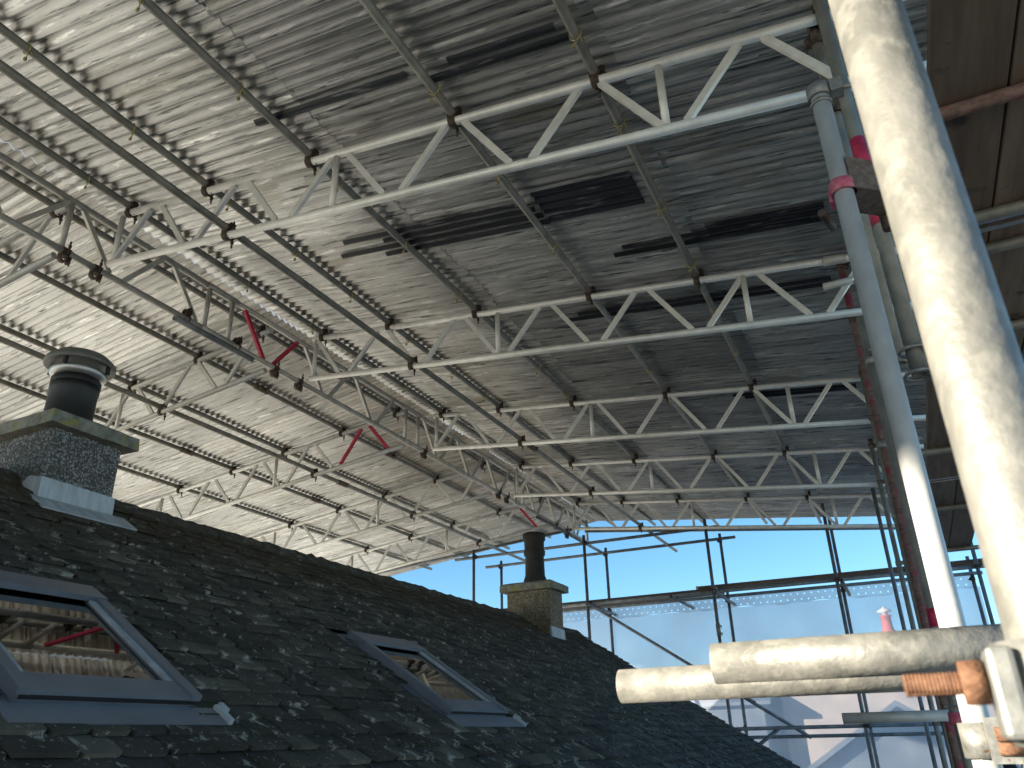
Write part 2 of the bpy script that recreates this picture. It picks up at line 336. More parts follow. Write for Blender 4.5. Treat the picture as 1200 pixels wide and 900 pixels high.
# shared coupler: band one clamps a tube along local X, band two a tube along local Y lying .05 above
def coupler_mesh(name, m):
    b = MB()
    b.ring((0, 0, 0), (1, 0, 0), R, .0300, .042); b.ring((0, 0, .0495), (0, 1, 0), R, .0300, .042)
    b.box((0, 0, .025), (.05, .05, .02))
    b.box((0, .036, -.002), (.040, .016, .012)); b.box((0, .036, .016), (.040, .016, .010)); b.box((.036, 0, .051), (.016, .040, .012)); b.box((.036, 0, .069), (.016, .040, .010))
    b.tube((0, .046, .03), (0, .046, -.062), .006, 8, 0); b.tube((0, .046, -.030), (0, .046, -.016), .0115, 6, 0)
    b.tube((.046, 0, .085), (.046, 0, -.03), .006, 8, 0); b.tube((.046, 0, .022), (.046, 0, .036), .0115, 6, 0)
    return b.mesh(name, m)
CPL = coupler_mesh('coupler', M['coupler']); CPL_G = coupler_mesh('coupler_galvanised', M['coupler_grey']); CPL_B = coupler_mesh('coupler_brown', M['coupler_brown'])
def coupler(parent, pos, a1=(1, 0, 0), a2=(0, 1, 0), me=None, flip=False):
    a1 = Vector(a1).normalized(); a2 = Vector(a2).normalized(); n = a1.cross(a2)
    if flip: a2 = -a2; n = -n
    return inst('coupler', me or CPL, parent, pos, Matrix((a1, a2, n)).transposed())
b = MB(); b.torus((0, 0, 0), (.3, 1, .25), .031, .0036); b.tube((.02, 0, -.026), (-.012, .01, -.065), .003, 6, 0); b.tube((.026, 0, -.024), (.03, .006, -.05), .003, 6, 0); b.box((-.012, .01, -.062), (.014, .010, .02))
TIE = b.mesh('wire_tie', M['wire'])
SLEEVE = None

def tube_thing(name, a, b_, m, label, cat='scaffold tube', group=None, r=R, n=18):
    mb = MB(); mb.tube(a, b_, r, n, .004); o = mb.build(name, m, None, a); return tag(o, label, cat, group)
def sleeve(parent, pos, axis, m=None):
    ax = Vector(axis).normalized(); mb = MB(); p = Vector(pos)
    mb.ring(p, ax, R, .0315, .17, 14); side = ax.cross(Vector((0, 0, 1))) if abs(ax.z) < .9 else Vector((1, 0, 0)); side.normalize()
    for t in (-.05, .05): mb.tube(p + ax * t + side * .045 + Vector((0, 0, .012)), p + ax * t + side * .045 - Vector((0, 0, .03)), .006, 6, 0); mb.box(p + ax * t + side * .036, (.03, .03, .02))
    return mb.build('sleeve_coupler', m or M['coupler_brown'], parent)

# ------------------------------------------------------------------ ground
GZ = -4.1
mb = MB(); mb.add([(-900, -900, GZ), (900, -900, GZ), (900, 900, GZ), (-900, 900, GZ)], [(0, 1, 2, 3)])
structure(mb.build('ground', M['ground'], None, (0, 0, GZ)))

# ------------------------------------------------------------------ house
XR, ZR, TAN = -4.30, 1.37, 0.637
PH = math.atan(TAN); CP, SP = math.cos(PH), math.sin(PH)
HY0, HY1 = -1.9, 10.92
XE = -0.35; VE = (XE - XR) / CP
def rp(y, v, n=0.0): return Vector((XR + v * CP + n * SP, y, ZR - v * SP + n * CP))
house = empty('house', (XR, 4.0, GZ))
tag(house, 'slate-roofed house with two roof windows and two pebbledashed chimneys beneath the scaffold roof', 'house')
mb = MB()
zw = ZR - (-0.7 - XR) * TAN - .12; XW0, XW1 = -7.9, -0.7
for y in (HY0 + .05, HY1 - .25):
    pr = [(XW0, y, GZ), (XW1, y, GZ), (XW1, y, zw), (XR, y, ZR - .12), (XW0, y, zw)]
    mb.add(pr + [(p[0], p[1] + .2, p[2]) for p in pr], [(0, 1, 2, 3, 4), (9, 8, 7, 6, 5)] + [(i, (i + 1) % 5, (i + 1) % 5 + 5, i + 5) for i in range(5)])
mb.box((XW1 - .1, (HY0 + HY1) / 2, (GZ + zw - .1) / 2), (.2, HY1 - HY0 - .6, zw - .1 - GZ)); mb.box((XW0 + .1, (HY0 + HY1) / 2, (GZ + zw - .1) / 2), (.2, HY1 - HY0 - .6, zw - .1 - GZ))
mb.build('wall', M['harl'], house)
# skylight openings (Y0, Y1, V0, V1)
VW = [(1.47, 2.11, 1.58, 2.385), (3.87, 4.52, 1.58, 2.385)]
mb = MB()
ys = [HY0]; 
for a in VW: ys += [a[0] + .05, a[1] - .05]
ys.append(HY1); v0, v1 = VW[0][2] + .05, VW[0][3] - .05; vv = [0, v0, v1, VE]
for i in range(len(ys) - 1):
    for j in range(3):
        if j == 1 and i in (1, 3): continue
        q = [(ys[i], vv[j]), (ys[i + 1], vv[j]), (ys[i + 1], vv[j + 1]), (ys[i], vv[j + 1])]
        mb.hexa([rp(y, v, -.03) for y, v in q] + [rp(y, v, -.006) for y, v in q])
roof = mb.build('roof', M['deck'], house)
# far slope, out of sight of the camera
mb = MB(); q = [(XR - .02, HY0, ZR - .01), (2 * XR - XE, HY0, ZR - .01 - (XR - 2 * XR + XE + .02) * TAN * 0 - (XE - XR) * TAN), (2 * XR - XE, HY1, ZR - .01 - (XE - XR) * TAN), (XR - .02, HY1, ZR - .01)]
mb.hexa([Vector(p) - Vector((0, 0, .03)) for p in q] + [Vector(p) for p in q]); mb.build('rear_slope', M['slate'], house)

# slates
def proj(p):
    x = p.dot(right); y = p.dot(down); z = p.dot(fwd)
    return (600 + 901 * x / z, 450 + 901 * y / z, z) if z > .05 else (-9e3, -9e3, z)
GAUGE, SL = .098, .225
rnd = random.Random(3)
slates = []
row = 0; v = .10
while v < VE + .03:
    y = HY0 + (rnd.uniform(0, .17) if row % 2 else rnd.uniform(0, .17))
    while y < HY1:
        wd = rnd.uniform(.125, .20)
        yc = y + wd / 2; skip = False
        for a in VW:
            if a[0] - .07 < yc < a[1] + .07 and a[2] - .13 < v - GAUGE / 2 < a[3] + .09: skip = True
        if -3.95 > rp(yc, v).x and (2.52 < yc < 2.86 or 9.03 < yc < 9.4) : skip = True
        if not skip: slates.append((yc, v + rnd.uniform(-.006, .006), wd, rnd.uniform(-.03, .03), rnd.uniform(0, .010)))
        y += wd + .003
    v += GAUGE; row += 1
def slate_shape(wd, r):
    c1, c2 = r.uniform(0, .018), r.uniform(0, .018); t = .014; h = wd / 2
    pr = [(-h, 0), (h, 0), (h + r.uniform(-.004, .002), SL - c2), (h - c2 - .004, SL + r.uniform(-.004, .004)), (-h + c1 + .004, SL + r.uniform(-.005, .005)), (-h + r.uniform(-.002, .004), SL - c1)]
    return pr, t
def slate_pts(yc, v, pr, t, rot, lift):
    lo, hi = [], []
    for a, d in pr:
        aa = a * math.cos(rot) - (d - SL) * math.sin(rot); dd = d + a * math.sin(rot)
        nb = .002 + (dd / SL) * .026 + lift * (dd / SL)
        lo.append(rp(yc + aa, v - SL + dd, nb)); hi.append(rp(yc + aa, v - SL + dd, nb + t))
    return lo, hi
PRF = [(3, 2, 1, 0, 5, 4)[::-1], (6, 7, 8, 9, 10, 11)] + [(i, (i + 1) % 6, (i + 1) % 6 + 6, i + 6) for i in range(6)]
def score(s):
    p = proj(rp(s[0], s[1] - .05)); 
    return (p[2] if 0 < p[0] < 1200 and 0 < p[1] < 900 else 1e6 + abs(p[2]))
slates.sort(key=score)
near = slates[:300]; rest = slates[300:]
variants = []
rr = random.Random(11)
for k in range(14):
    wd = .125 + .075 * k / 13; pr, t = slate_shape(wd, rr)
    lo, hi = slate_pts(0, SL, pr, t, 0, .005); o0 = rp(0, SL, 0)
    m_ = MB(); m_.add([p - o0 for p in lo + hi], PRF); variants.append((wd, m_.mesh('slate', M['slate'])))
for (yc, v, wd, rot, lift) in near:
    k = min(range(14), key=lambda i: abs(variants[i][0] - wd))
    o = inst('slate', variants[k][1], roof, rp(yc, v, lift))
    o.rotation_euler = Matrix.Rotation(rot, 3, Vector((SP, 0, CP))).to_euler()
mb = MB()
for (yc, v, wd, rot, lift) in rest:
    pr, t = slate_shape(wd, rr); lo, hi = slate_pts(yc, v, pr, t, rot, lift); mb.add(lo + hi, PRF)
o = mb.build('slate_field', M['slate'], roof); o['kind'] = 'stuff'
# ridge tiles, rough and mossy
y = HY0
rr = random.Random(5)
while y < HY1 - .05:
    ln = min(.44, HY1 + .03 - y); mb = MB(); n = 8; js = 7
    th = []; 
    P = []
    for j in range(js + 1):
        yy = y + ln * j / js
        for i in range(n + 1):
            a = math.radians(-150 + 300 * i / n) if False else -1 + 2 * i / n
            x = XR + a * .17; z = ZR + .055 - abs(a) ** 1.3 * .17 * TAN * 1.05 - (0.02 if abs(a) > .9 else 0)
            d = mnoise.noise(Vector((x * 14, yy * 14, 3))) * .026 + mnoise.noise(Vector((x * 40, yy * 40, 9))) * .012
            P.append(Vector((x + d * a, yy, z + d)))
    F = [(j * (n + 1) + i, j * (n + 1) + i + 1, (j + 1) * (n + 1) + i + 1, (j + 1) * (n + 1) + i) for j in range(js) for i in range(n)]
    F += [tuple(range(n, -1, -1)), tuple(js * (n + 1) + i for i in range(n + 1))]
    if not (2.45 < y + ln / 2 < 2.93 or 9.0 < y + ln / 2 < 9.45):
        mb.add(P, F, True); mb.build('ridge_tile', M['moss'], roof)
    y += ln + .006
# verge stones along the far gable
for k in range(11):
    v0 = .12 + k * .42; mb = MB(); q = [(HY1 - .06, v0), (HY1 + .05, v0), (HY1 + .05, v0 + .41), (HY1 - .06, v0 + .41)]
    mb.hexa([rp(y, v, -.06) for y, v in q] + [rp(y, v, .004 + rr.uniform(-.006, .006)) for y, v in q]); mb.build('verge_slate', M['slate'], roof)

# roof windows
def skylight(Y0, Y1, V0, V1, label):
    H = .066
    def slab(mb, y0, y1, v0, v1, n0, n1):
        q = [(y0, v0), (y1, v0), (y1, v1), (y0, v1)]; mb.hexa([rp(y, v, n0) for y, v in q] + [rp(y, v, n1) for y, v in q])
    org = rp(Y0, V1, 0)
    mb = MB()
    slab(mb, Y0, Y0 + .055, V0, V1, .0, H); slab(mb, Y1 - .055, Y1, V0, V1, .0, H)
    slab(mb, Y0 + .0555, Y1 - .0555, V0, V0 + .06, .0, H); slab(mb, Y0 + .0555, Y1 - .0555, V1 - .075, V1, .0, H - .003)
    w_ = mb.build('skylight', M['velux'], house, org); w_['label'] = label
    mb = MB()      # side and head flashing, tucked under slates
    slab(mb, Y0 - .075, Y0 - .001, V0 - .08, V1 + .02, .018, .034); slab(mb, Y1 + .001, Y1 + .075, V0 - .08, V1 + .02, .018, .034)
    slab(mb, Y0 - .0005, Y1 + .0005, V0 - .08, V0 - .001, .018, .036); mb.build('side_flashing', M['velux'], w_)
    mb = MB()      # apron with a low fold at each end
    slab(mb, Y0 - .07, Y1 + .07, V1 + .021, V1 + .118, .046, .052); slab(mb, Y0 + .003, Y1 - .003, V1 + .001, V1 + .020, .02, .044)
    mb.build('apron_flashing', M['velux'], w_)
    mb = MB()      # two bright offcuts of flashing at the lower corner
    slab(mb, Y1 + .071, Y1 + .095, V1 + .02, V1 + .115, .046, .066); mb.build('flashing_edge', M['lead'], w_); mb = MB(); slab(mb, Y1 + .0955, Y1 + .115, V1 + .01, V1 + .055, .046, .070)
    mb.build('flashing_edge', M['lead'], w_)
    mb = MB()      # hood over the top edge
    q = [(Y0 - .02, V0 - .03), (Y1 + .02, V0 - .03), (Y1 + .02, V0 + .10), (Y0 - .02, V0 + .10)]
    mb.hexa([rp(y, v, H - .03 if v < V0 else H + .004) for y, v in q] + [rp(y, v, H + .016 if v < V0 else H + .026) for y, v in q]); mb.build('top_hood', M['velux'], w_)
    mb = MB()      # side covers
    slab(mb, Y0 - .012, Y0 + .030, V0 + .102, V1 + .006, H + .001, H + .022); mb.build('side_cover', M['velux'], w_); mb = MB(); slab(mb, Y1 - .030, Y1 + .012, V0 + .102, V1 + .006, H + .001, H + .022); mb.build('side_cover', M['velux'], w_)
    mb = MB()      # bottom sash rail
    slab(mb, Y0 + .031, Y1 - .031, V1 - .10, V1 + .004, H + .001, H + .014); mb.build('sash_rail', M['velux'], w_)
    mb = MB()
    slab(mb, Y0 + .031, Y0 + .058, V0 + .105, V1 - .101, H + .0, H + .010); mb.build('sash', M['lead'], w_); mb = MB(); slab(mb, Y1 - .058, Y1 - .031, V0 + .105, V1 - .101, H + .0, H + .010)
    mb.build('sash', M['lead'], w_)
    mb = MB(); slab(mb, Y0 + .004, Y1 - .004, V1 + .0005, V1 + .0035, H - .014, H + .0005); mb.build('gasket', M['gasket'], w_)
    mb = MB(); slab(mb, Y0 + .0585, Y1 - .0585, V0 + .06, V1 - .101, H - .012, H - .008); mb.build('pane', M['glass'], w_)
    mb = MB()      # white window lining going down into the attic
    for y0, y1, va, vb in ((Y0 + .055, Y0 + .067, V0 + .06, V1 - .08), (Y1 - .067, Y1 - .055, V0 + .06, V1 - .08), (Y0 + .068, Y1 - .068, V0 + .048, V0 + .06), (Y0 + .068, Y1 - .068, V1 - .08, V1 - .068)):
        slab(mb, y0, y1, va, vb, -.30, H - .014)
    mb.build('lining', M['whitewood'], w_)
    # attic room seen through the glass
    mb = MB(); q = [(Y0 - .25, V0 - .15), (Y1 + .25, V0 - .15), (Y1 + .25, V1 + .2), (Y0 - .25, V1 + .2)]
    P_ = [rp(y, v, -1.3) for y, v in q] + [rp(y, v, -.30) for y, v in q]
    mb.add(P_, [(3, 2, 1, 0), (0, 1, 5, 4), (1, 2, 6, 5), (2, 3, 7, 6), (3, 0, 4, 7)]); mb.build('attic_room', M['room'], w_)
skylight(*VW[0], 'grey-framed roof window nearest the camera, cut by the left edge')
skylight(*VW[1], 'grey-framed roof window further along the slates, midway to the far chimney')

# chimneys
def chimney(x0, x1, y0, y1, ztop, m, label, capm, over, capt):
    zb = ZR - .55; mb = MB()
    n = 6
    mb.box(((x0 + x1) / 2, (y0 + y1) / 2, (zb + ztop) / 2), (x1 - x0, y1 - y0, ztop - zb))
    ch = mb.build('chimney', m, house, ((x0 + x1) / 2, (y0 + y1) / 2, zb)); ch['label'] = label
    mb = MB(); xa, xb, ya, yb = x0 - over, x1 + over, y0 - over, y1 + over; rr = random.Random(int(y0 * 10))
    def rg(z, ins): 
        P = []; N = 7
        for (ax, ay, bx, by) in ((xa, ya, xb, ya), (xb, ya, xb, yb), (xb, yb, xa, yb), (xa, yb, xa, ya)):
            for i in range(N):
                t = i / N; px = ax + (bx - ax) * t; py = ay + (by - ay) * t; cx, cy = (xa + xb) / 2, (ya + yb) / 2
                P.append(Vector((cx + (px - cx) * (1 - ins) + rr.uniform(-.004, .004), cy + (py - cy) * (1 - ins) + rr.uniform(-.004, .004), z + rr.uniform(-.004, .004))))
        return P
    r1, r2, r3 = rg(ztop + .001, 0), rg(ztop + capt, .0), rg(ztop + capt + .02, .12); N = len(r1)
    mb.add(r1 + r2 + r3, [(i, (i + 1) % N, (i + 1) % N + N, i + N) for i in range(N)] + [(i + N, (i + 1) % N + N, (i + 1) % N + 2 * N, i + 2 * N) for i in range(N)] + [tuple(range(N - 1, -1, -1)), tuple(range(2 * N, 3 * N))])
    mb.build('cap', capm, ch); return ch
c1 = chimney(-4.60, -4.00, 2.47, 2.90, 1.63, M['dash_grey'], 'grey pebbledash chimney with black flue at the left edge', M['concrete'], .065, .075)
# lead on the near chimney
mb = MB(); xf = -4.0; zf = ZR - (xf - XR) * TAN
mb.hexa([(xf - .012, 2.455, zf - .04), (xf + .022, 2.455, zf - .04), (xf + .022, 2.915, zf - .04), (xf - .012, 2.915, zf - .04), (xf - .012, 2.455, zf + .16), (xf + .012, 2.455, zf + .16), (xf + .012, 2.915, zf + .15), (xf - .012, 2.915, zf + .15)])
mb.add([(-4.0 + .0, 2.456, zf + .16), (-4.0, 2.456, zf + .02), (-4.13, 2.456, zf + .10), (-4.16, 2.456, zf + .14), (-4.10, 2.456, zf + .18), (-4.0, 2.468, zf + .16), (-4.0, 2.468, zf + .02), (-4.13, 2.468, zf + .10), (-4.16, 2.468, zf + .14), (-4.10, 2.468, zf + .18)],
       [(0, 1, 2, 3, 4), (9, 8, 7, 6, 5), (0, 1, 6, 5), (1, 2, 7, 6), (2, 3, 8, 7), (3, 4, 9, 8), (4, 0, 5, 9)])
mb.build('lead_flashing', M['lead'], c1)
mb = MB(); q = [(2.40, .365), (2.98, .365), (2.98, .52), (2.40, .52)]; mb.hexa([rp(y, v, .046) for y, v in q] + [rp(y, v, .056) for y, v in q])
mb.build('lead_apron', M['lead'], c1)
fx, fy, fz = -4.30, 2.72, 1.715
mb = MB(); mb.lathe((fx, fy, fz), [(.150, 0), (.150, .03), (.136, .035), (.134, .27), (.139, .28), (.139, .315), (.128, .32), (.128, .37)], 36); mb.build('flue_pipe', M['black'], c1)
mb = MB(); mb.lathe((fx, fy, fz + .3205), [(.1285, 0), (.141, .0), (.141, .035), (.1285, .036)], 36); mb.build('flue_collar', M['gasket'], c1)
mb = MB(); mb.lathe((fx, fy, fz + .371), [(.11, 0), (.148, .0), (.165, .03), (.155, .05), (.11, .05)], 36); mb.build('cowl_ring', M['steel'], c1)
mb = MB(); mb.lathe((fx, fy, fz + .375), [(.10, .110), (.196, .070), (.204, .078), (.198, .108), (.155, .148), (.08, .172), (.02, .178)], 40); mb.build('cowl_cap', M['cowlgrey'], c1)
for k in range(4):
    a = k * math.pi / 2 + .5; mb = MB(); mb.box((fx + .175 * math.cos(a), fy + .175 * math.sin(a), fz + .43), (.02, .02, .05)); mb.build('cowl_bracket', M['gasket'], c1)

c2 = chimney(-4.45, -3.86, 9.02, 9.42, 1.70, M['dash_brown'], 'brown pebbledash chimney with sooty pot at the far gable', M['concrete'], .07, .085)
mb = MB(); xf = -3.86; zf = ZR - (xf - XR) * TAN
mb.hexa([(xf - .01, 9.02 - .012, zf - .1), (xf + .03, 9.02 - .012, zf - .1), (xf + .03, 9.435, zf - .1), (xf - .01, 9.435, zf - .1), (xf - .01, 9.008, zf + .16), (xf + .012, 9.008, zf + .16), (xf + .012, 9.43, zf + .15), (xf - .01, 9.43, zf + .15)]); mb.build('lead_flashing', M['lead'], c2)
mb = MB(); mb.lathe((-4.13, 9.2, 1.795), [(.155, 0), (.150, .06), (.128, .12), (.122, .36), (.138, .38), (.142, .43), (.128, .45), (.132, .56), (.15, .58), (.15, .66), (.128, .67)], 28); mb.build('chimney_pot', M['soot'], c2)

# ------------------------------------------------------------------ scaffold roof geometry
XS = -4.40
def ztop(x): return 3.35 - .118 * abs(x - XS)
def zbot(x): return 2.955 - .1205 * abs(x - XS)
def strut(mb, a, b_, wd, th, side):
    a = Vector(a); b_ = Vector(b_); d = (b_ - a).normalized(); s_ = Vector(side).normalized(); n = d.cross(s_).normalized()
    q = []
    for p in (a, b_):
        q.append([p + s_ * i * wd / 2 + n * j * th / 2 for i, j in ((-1, -1), (1, -1), (1, 1), (-1, 1))])
    mb.hexa(q[0] + q[1])

def girder(label, p_top, p_bot, s0, s1, nodes, ups, side, m, group, red=(), rend=None, cat='girder', extra_chord=0.0):
    """p_top/p_bot: functions of the running coordinate; nodes: list of (s_top, s_bot) diagonals; ups: coordinates of uprights"""
    org = Vector(p_bot(s0)); g = empty('lattice_girder', org); tag(g, label, cat, group)
    mb = MB(); mb.tube(p_top(s0), p_top(s1), R, 18, .004); mb.build('top_chord', m, g)
    mb = MB(); mb.tube(p_bot(s0), p_bot(s1), R, 18, .004); mb.build('bottom_chord', m, g)
    for k, (a, b_) in enumerate(nodes):
        mb = MB(); strut(mb, Vector(p_top(a)) - Vector((0, 0, .02)), Vector(p_bot(b_)) + Vector((0, 0, .02)), .024, .034, side)
        isr = k in red; o = mb.build('diagonal_strut', M['red'] if isr else m, g)
        if isr: o['label'] = 'red-painted diagonal strut'
    for u in ups:
        mb = MB(); mb.tube(Vector(p_top(u)) - Vector((0, 0, .02)), Vector(p_bot(u)) + Vector((0, 0, .02)), .019, 12, 0); mb.build('upright', m, g)
    return g

def warren(s0, s1, start_top, first, pitch=.765, gap=.055):
    """zigzag struts between s0 and s1: first node at coordinate `first`, on top chord if start_top; returns [(stop, sbot)]"""
    res = []; s = first; top = start_top; half = pitch / 2; d = 1 if s1 > s0 else -1
    while (s1 - (s + d * half)) * d > -.02:
        a, b_ = s, s + d * half
        if top: res.append((a + d * gap, b_ - d * gap))
        else: res.append((b_ - d * gap, a + d * gap))
        s = b_; top = not top
    return res

RY = [2.73, 4.78, 6.87, 8.94, 11.0]; LY = [2.50, 4.47, 6.62, 8.70, 10.60]
ordn = ['nearest', 'second', 'third', 'fourth', 'farthest']
for i, yg in enumerate(RY):
    x0, x1 = -4.27, .60
    f = (-.10 - .765 * 5.5) if i != 1 else (-.45 - .765 * 5)
    # f is the leftmost node; parity chosen so that nodes fall as seen
    if i != 1: nd = warren(x0, x1, False, -4.307 + .02, )
    else: nd = warren(x0, x1, True, -4.275)
    girder(f'{ordn[i]} aluminium lattice girder of the right-hand roof slope', lambda x, y=yg: (x, y, ztop(x)), lambda x, y=yg: (x, y, zbot(x)), x0, x1, nd,
           [x0 + .035, -2.40, -.50], (0, 1, 0), M['alu'], 'lattice girders under the right roof slope')
for i, yg in enumerate(LY):
    x0, x1 = -4.50, -9.35
    nd = warren(x0, x1, i in (0, 1, 2, 3), -4.63 if i != 4 else -4.27 - .035)
    if i == 2: nd = warren(x0, x1, False, -4.64)
    if i == 4: nd = warren(x0, x1, False, -4.648)
    red = ()
    if i == 2: red = (0, 1)
    if i == 4: red = (0,)
    girder(f'{ordn[i]} aluminium lattice girder of the left-hand roof slope' + (', red-painted struts by the ridge' if i in (2,) else ''), lambda x, y=yg: (x, y, ztop(x)), lambda x, y=yg: (x, y, zbot(x)), x0, x1, nd,
           [-6.30, -8.15], (0, 1, 0), M['alu'], 'lattice girders under the left roof slope', red)

# spine girders along the ridge
spt = lambda y: (XS, y, 3.325); spb = lambda y: (XS, y, 2.94)
joints = [-2.6, 3.80, 6.62, 9.35, 12.1]
nm = ['spine girder section overhead at the left edge, ending beside the red struts', 'spine girder section with red-painted struts along the ridge', 'spine girder section along the ridge between third and fourth girders', 'farthest spine girder section along the ridge by the open gable']
for i in range(4):
    a, b_ = joints[i] + .004, joints[i + 1] - .004
    if i == 0: nd = warren(a, b_, True, 2.47 - .76 * 6); red = ()
    elif i == 1: nd = warren(a, b_, True, a + .20); red = (0, 1)
    else: nd = warren(a, b_, True, a + .18); red = ()
    g = girder(nm[i], spt, spb, a, b_, nd, [a + .12, b_ - .12] + ([2.47] if i == 0 else []), (1, 0, 0), M['spine'], 'spine girder sections along the ridge', red)
    if i == 1:
        for zz in (.0,):
            mb = MB(); mb.tube((XS + .03, 3.38, 2.94 - .055), (XS + .03, 4.18, 2.94 - .055), R, 14, .004); sp_ = mb.build('splice_tube', M['tube_dark'], g)
        for yy in (3.50, 4.02): inst('coupler', CPL, g, (XS, yy, 2.94), Matrix.Rotation(0, 3, 'Z'))
    if i: 
        for pp in (spt, spb):
            mb = MB(); mb.tube(Vector(pp(a)) - Vector((0, .16, 0)), Vector(pp(a)) + Vector((0, .16, 0)), R + .0045, 16, .004); mb.build('spigot_sleeve', M['spine'], g)
    for yy in (LY + RY):
        if a < yy < b_: coupler(g, (XS, yy, 2.94), (0, 1, 0), (1, 0, 0), CPL, False)

# purlins
Y0R, Y1R = -5.0, 12.6
PXR = [-4.17, -3.45, -2.60, -1.62, -.81, .22]
PXL = [-4.62, -5.36, -6.20, -7.00, -7.87, -8.9]
words = ['first', 'second', 'third', 'fourth', 'fifth', 'sixth']
rr = random.Random(21)
for side, PX, YG in (('right', PXR, RY), ('left', PXL, LY)):
    for i, x in enumerate(PX):
        z = ztop(x) + .0495
        o = tube_thing('purlin_tube', (x, Y0R + rr.uniform(0, .3), z), (x, Y1R + .05 + rr.uniform(0, .12), z), M['tube'], f'{words[i]} galvanised purlin tube from the ridge on the {side} roof slope', 'purlin', 'purlin tubes carrying the corrugated sheets')
        for yg in YG: coupler(o, (x, yg, ztop(x)), (1, 0, 0), (0, 1, 0))
        if side == 'right':
            y = 1.4 + rr.uniform(0, .3)
            while y < 7.5:
                if min(abs(y - q) for q in YG) > .12:
                    t = inst('wire_tie', TIE, o, (x, y, z)); t.rotation_euler = (0, rr.uniform(-.2, .2), rr.uniform(-.4, .4))
                y += rr.uniform(.62, .85)
        else:
            for yy in (5.6, 7.9):
                if i % 2: sleeve(o, (x, yy + .3 * i - .6, z), (0, 1, 0))
# lower ledgers lying on the bottom chords
for x, lab, YG, ends in ((-3.20, 'galvanised tube along the right slope lying on the bottom chords', RY, (-3.8, 13.05)), (-5.72, 'galvanised tube along the left slope lying on the bottom chords', LY, (-3.8, 12.75))):
    z = zbot(x) + .0495
    o = tube_thing('lower_ledger', (x, ends[0], z), (x, ends[1], z), M['tube'], lab, 'scaffold tube', 'ledgers on the girder bottom chords')
    for yg in YG: coupler(o, (x, yg, zbot(x)), (1, 0, 0), (0, 1, 0))
    sleeve(o, (x, 7.15, z), (0, 1, 0))
# spine extension tube to the gable scaffold
o = tube_thing('ridge_tie_tube', (XS + .02, 9.9, 2.885), (XS + .02, 12.75, 2.885), M['tube_dark'], 'dark tube under the ridge reaching out to the gable scaffold', 'scaffold tube')
coupler(o, (XS + .02, 11.0, 2.885), (0, 1, 0), (1, 0, 0))

# corrugated sheets
PITCH, AMP = .0762, .0120
def zsh(x): return ztop(x) + .0495 + R + AMP + .004
troof = empty('scaffold_roof', (XS, 4.3, 3.4))
tag(troof, 'double-pitched covering of corrugated galvanised sheets over the whole scaffold', 'roof')
def corr(mb, x0, x1, y0, y1, dz, ph=0.0, nx=3, seg=6, wob=None):
    n = max(2, int(round((y1 - y0) / PITCH * seg))); P = []
    for i in range(nx + 1):
        x = x0 + (x1 - x0) * i / nx
        for j in range(n + 1):
            y = y0 + (y1 - y0) * j / n
            P.append(Vector((x, y, zsh(x) + dz + AMP * math.sin(2 * math.pi * y / PITCH + ph) + (wob(x, y) if wob else 0))))
    mb.add(P, [(i * (n + 1) + j, i * (n + 1) + j + 1, (i + 1) * (n + 1) + j + 1, (i + 1) * (n + 1) + j) for i in range(nx) for j in range(n)], True)
rr = random.Random(8)
CW = PITCH * 8
for side, rows in ((1, [(-4.398, -2.42), (-2.52, -.62), (-.72, .70)]), (-1, [(-4.402, -6.35), (-6.25, -8.10), (-8.0, -9.45)])):
    for ri, (xa, xb) in enumerate(rows):
        y = Y0R; k = 0
        while y < Y1R - .05:
            y1 = min(y + CW + PITCH, Y1R)
            mb = MB(); e0 = rr.uniform(-.05, .05) if ri else rr.uniform(-.012, 0.012); e1 = rr.uniform(-.05, .05)
            lvl = .0022 * ((k % 2) + (ri % 2) * 2)
            s1, s2 = rr.uniform(0, 50), rr.uniform(-.004, .004)
            corr(mb, xa + e0, xb + e1, y, y1, lvl, 0, 4, 6, lambda x, yy, s1=s1: .004 * mnoise.noise(Vector((x * 1.3 + s1, yy * 1.5, s1))))
            mb.build('corrugated_sheet', M['sheet'], troof, ((xa + xb) / 2, y, zsh(xa)))
            y += CW; k += 1
# dark corrugated strips set just below the sheets
P_ = PITCH; strips = [(-1.54, -.90, 3.54, 3.86)]
def slivers(x0, x1, y0, n, wd=.045):
    k0 = math.ceil(y0 / P_)
    return [(x0 + rr.uniform(-.25, .25), x1 + rr.uniform(-.12, .12), (k0 + k) * P_ + .030, (k0 + k) * P_ + .030 + wd) for k in range(n)]
strips += slivers(-2.95, -1.60, 3.56, 4) + slivers(-2.56, -1.66, 2.33, 1, .06) + slivers(-1.58, -.93, 2.31, 2) + slivers(-1.1, -.05, 4.2, 2) + [(-.62, .09, 4.22, 4.42)]
strips += slivers(-2.1, .0, 5.03, 2) + slivers(-1.1, .06, 7.15, 2, .03)
for (x0, x1, y0, y1) in strips:
    mb = MB(); corr(mb, x0, x1, y0, y1, -.010 - rr.uniform(0, .003), 0, 3)
    o = mb.build('dark_corrugated_strip', M['dark_sheet'], troof); o['label'] = 'dark strip of corrugated sheet'
# ridge capping of white sheeting
mb = MB(); P = []; nj = 160
for j in range(nj + 1):
    y = Y0R + (Y1R - Y0R) * j / nj
    for i in range(7):
        x = XS - .30 + .60 * i / 6
        P.append(Vector((x, y, zsh(x) + .020 + .020 * mnoise.noise(Vector((x * 5, y * 4, 2))) + .010)))
mb.add(P, [(j * 7 + i, j * 7 + i + 1, (j + 1) * 7 + i + 1, (j + 1) * 7 + i) for j in range(nj) for i in range(6)], True); mb.build('ridge_capping', M['film_white'], troof)
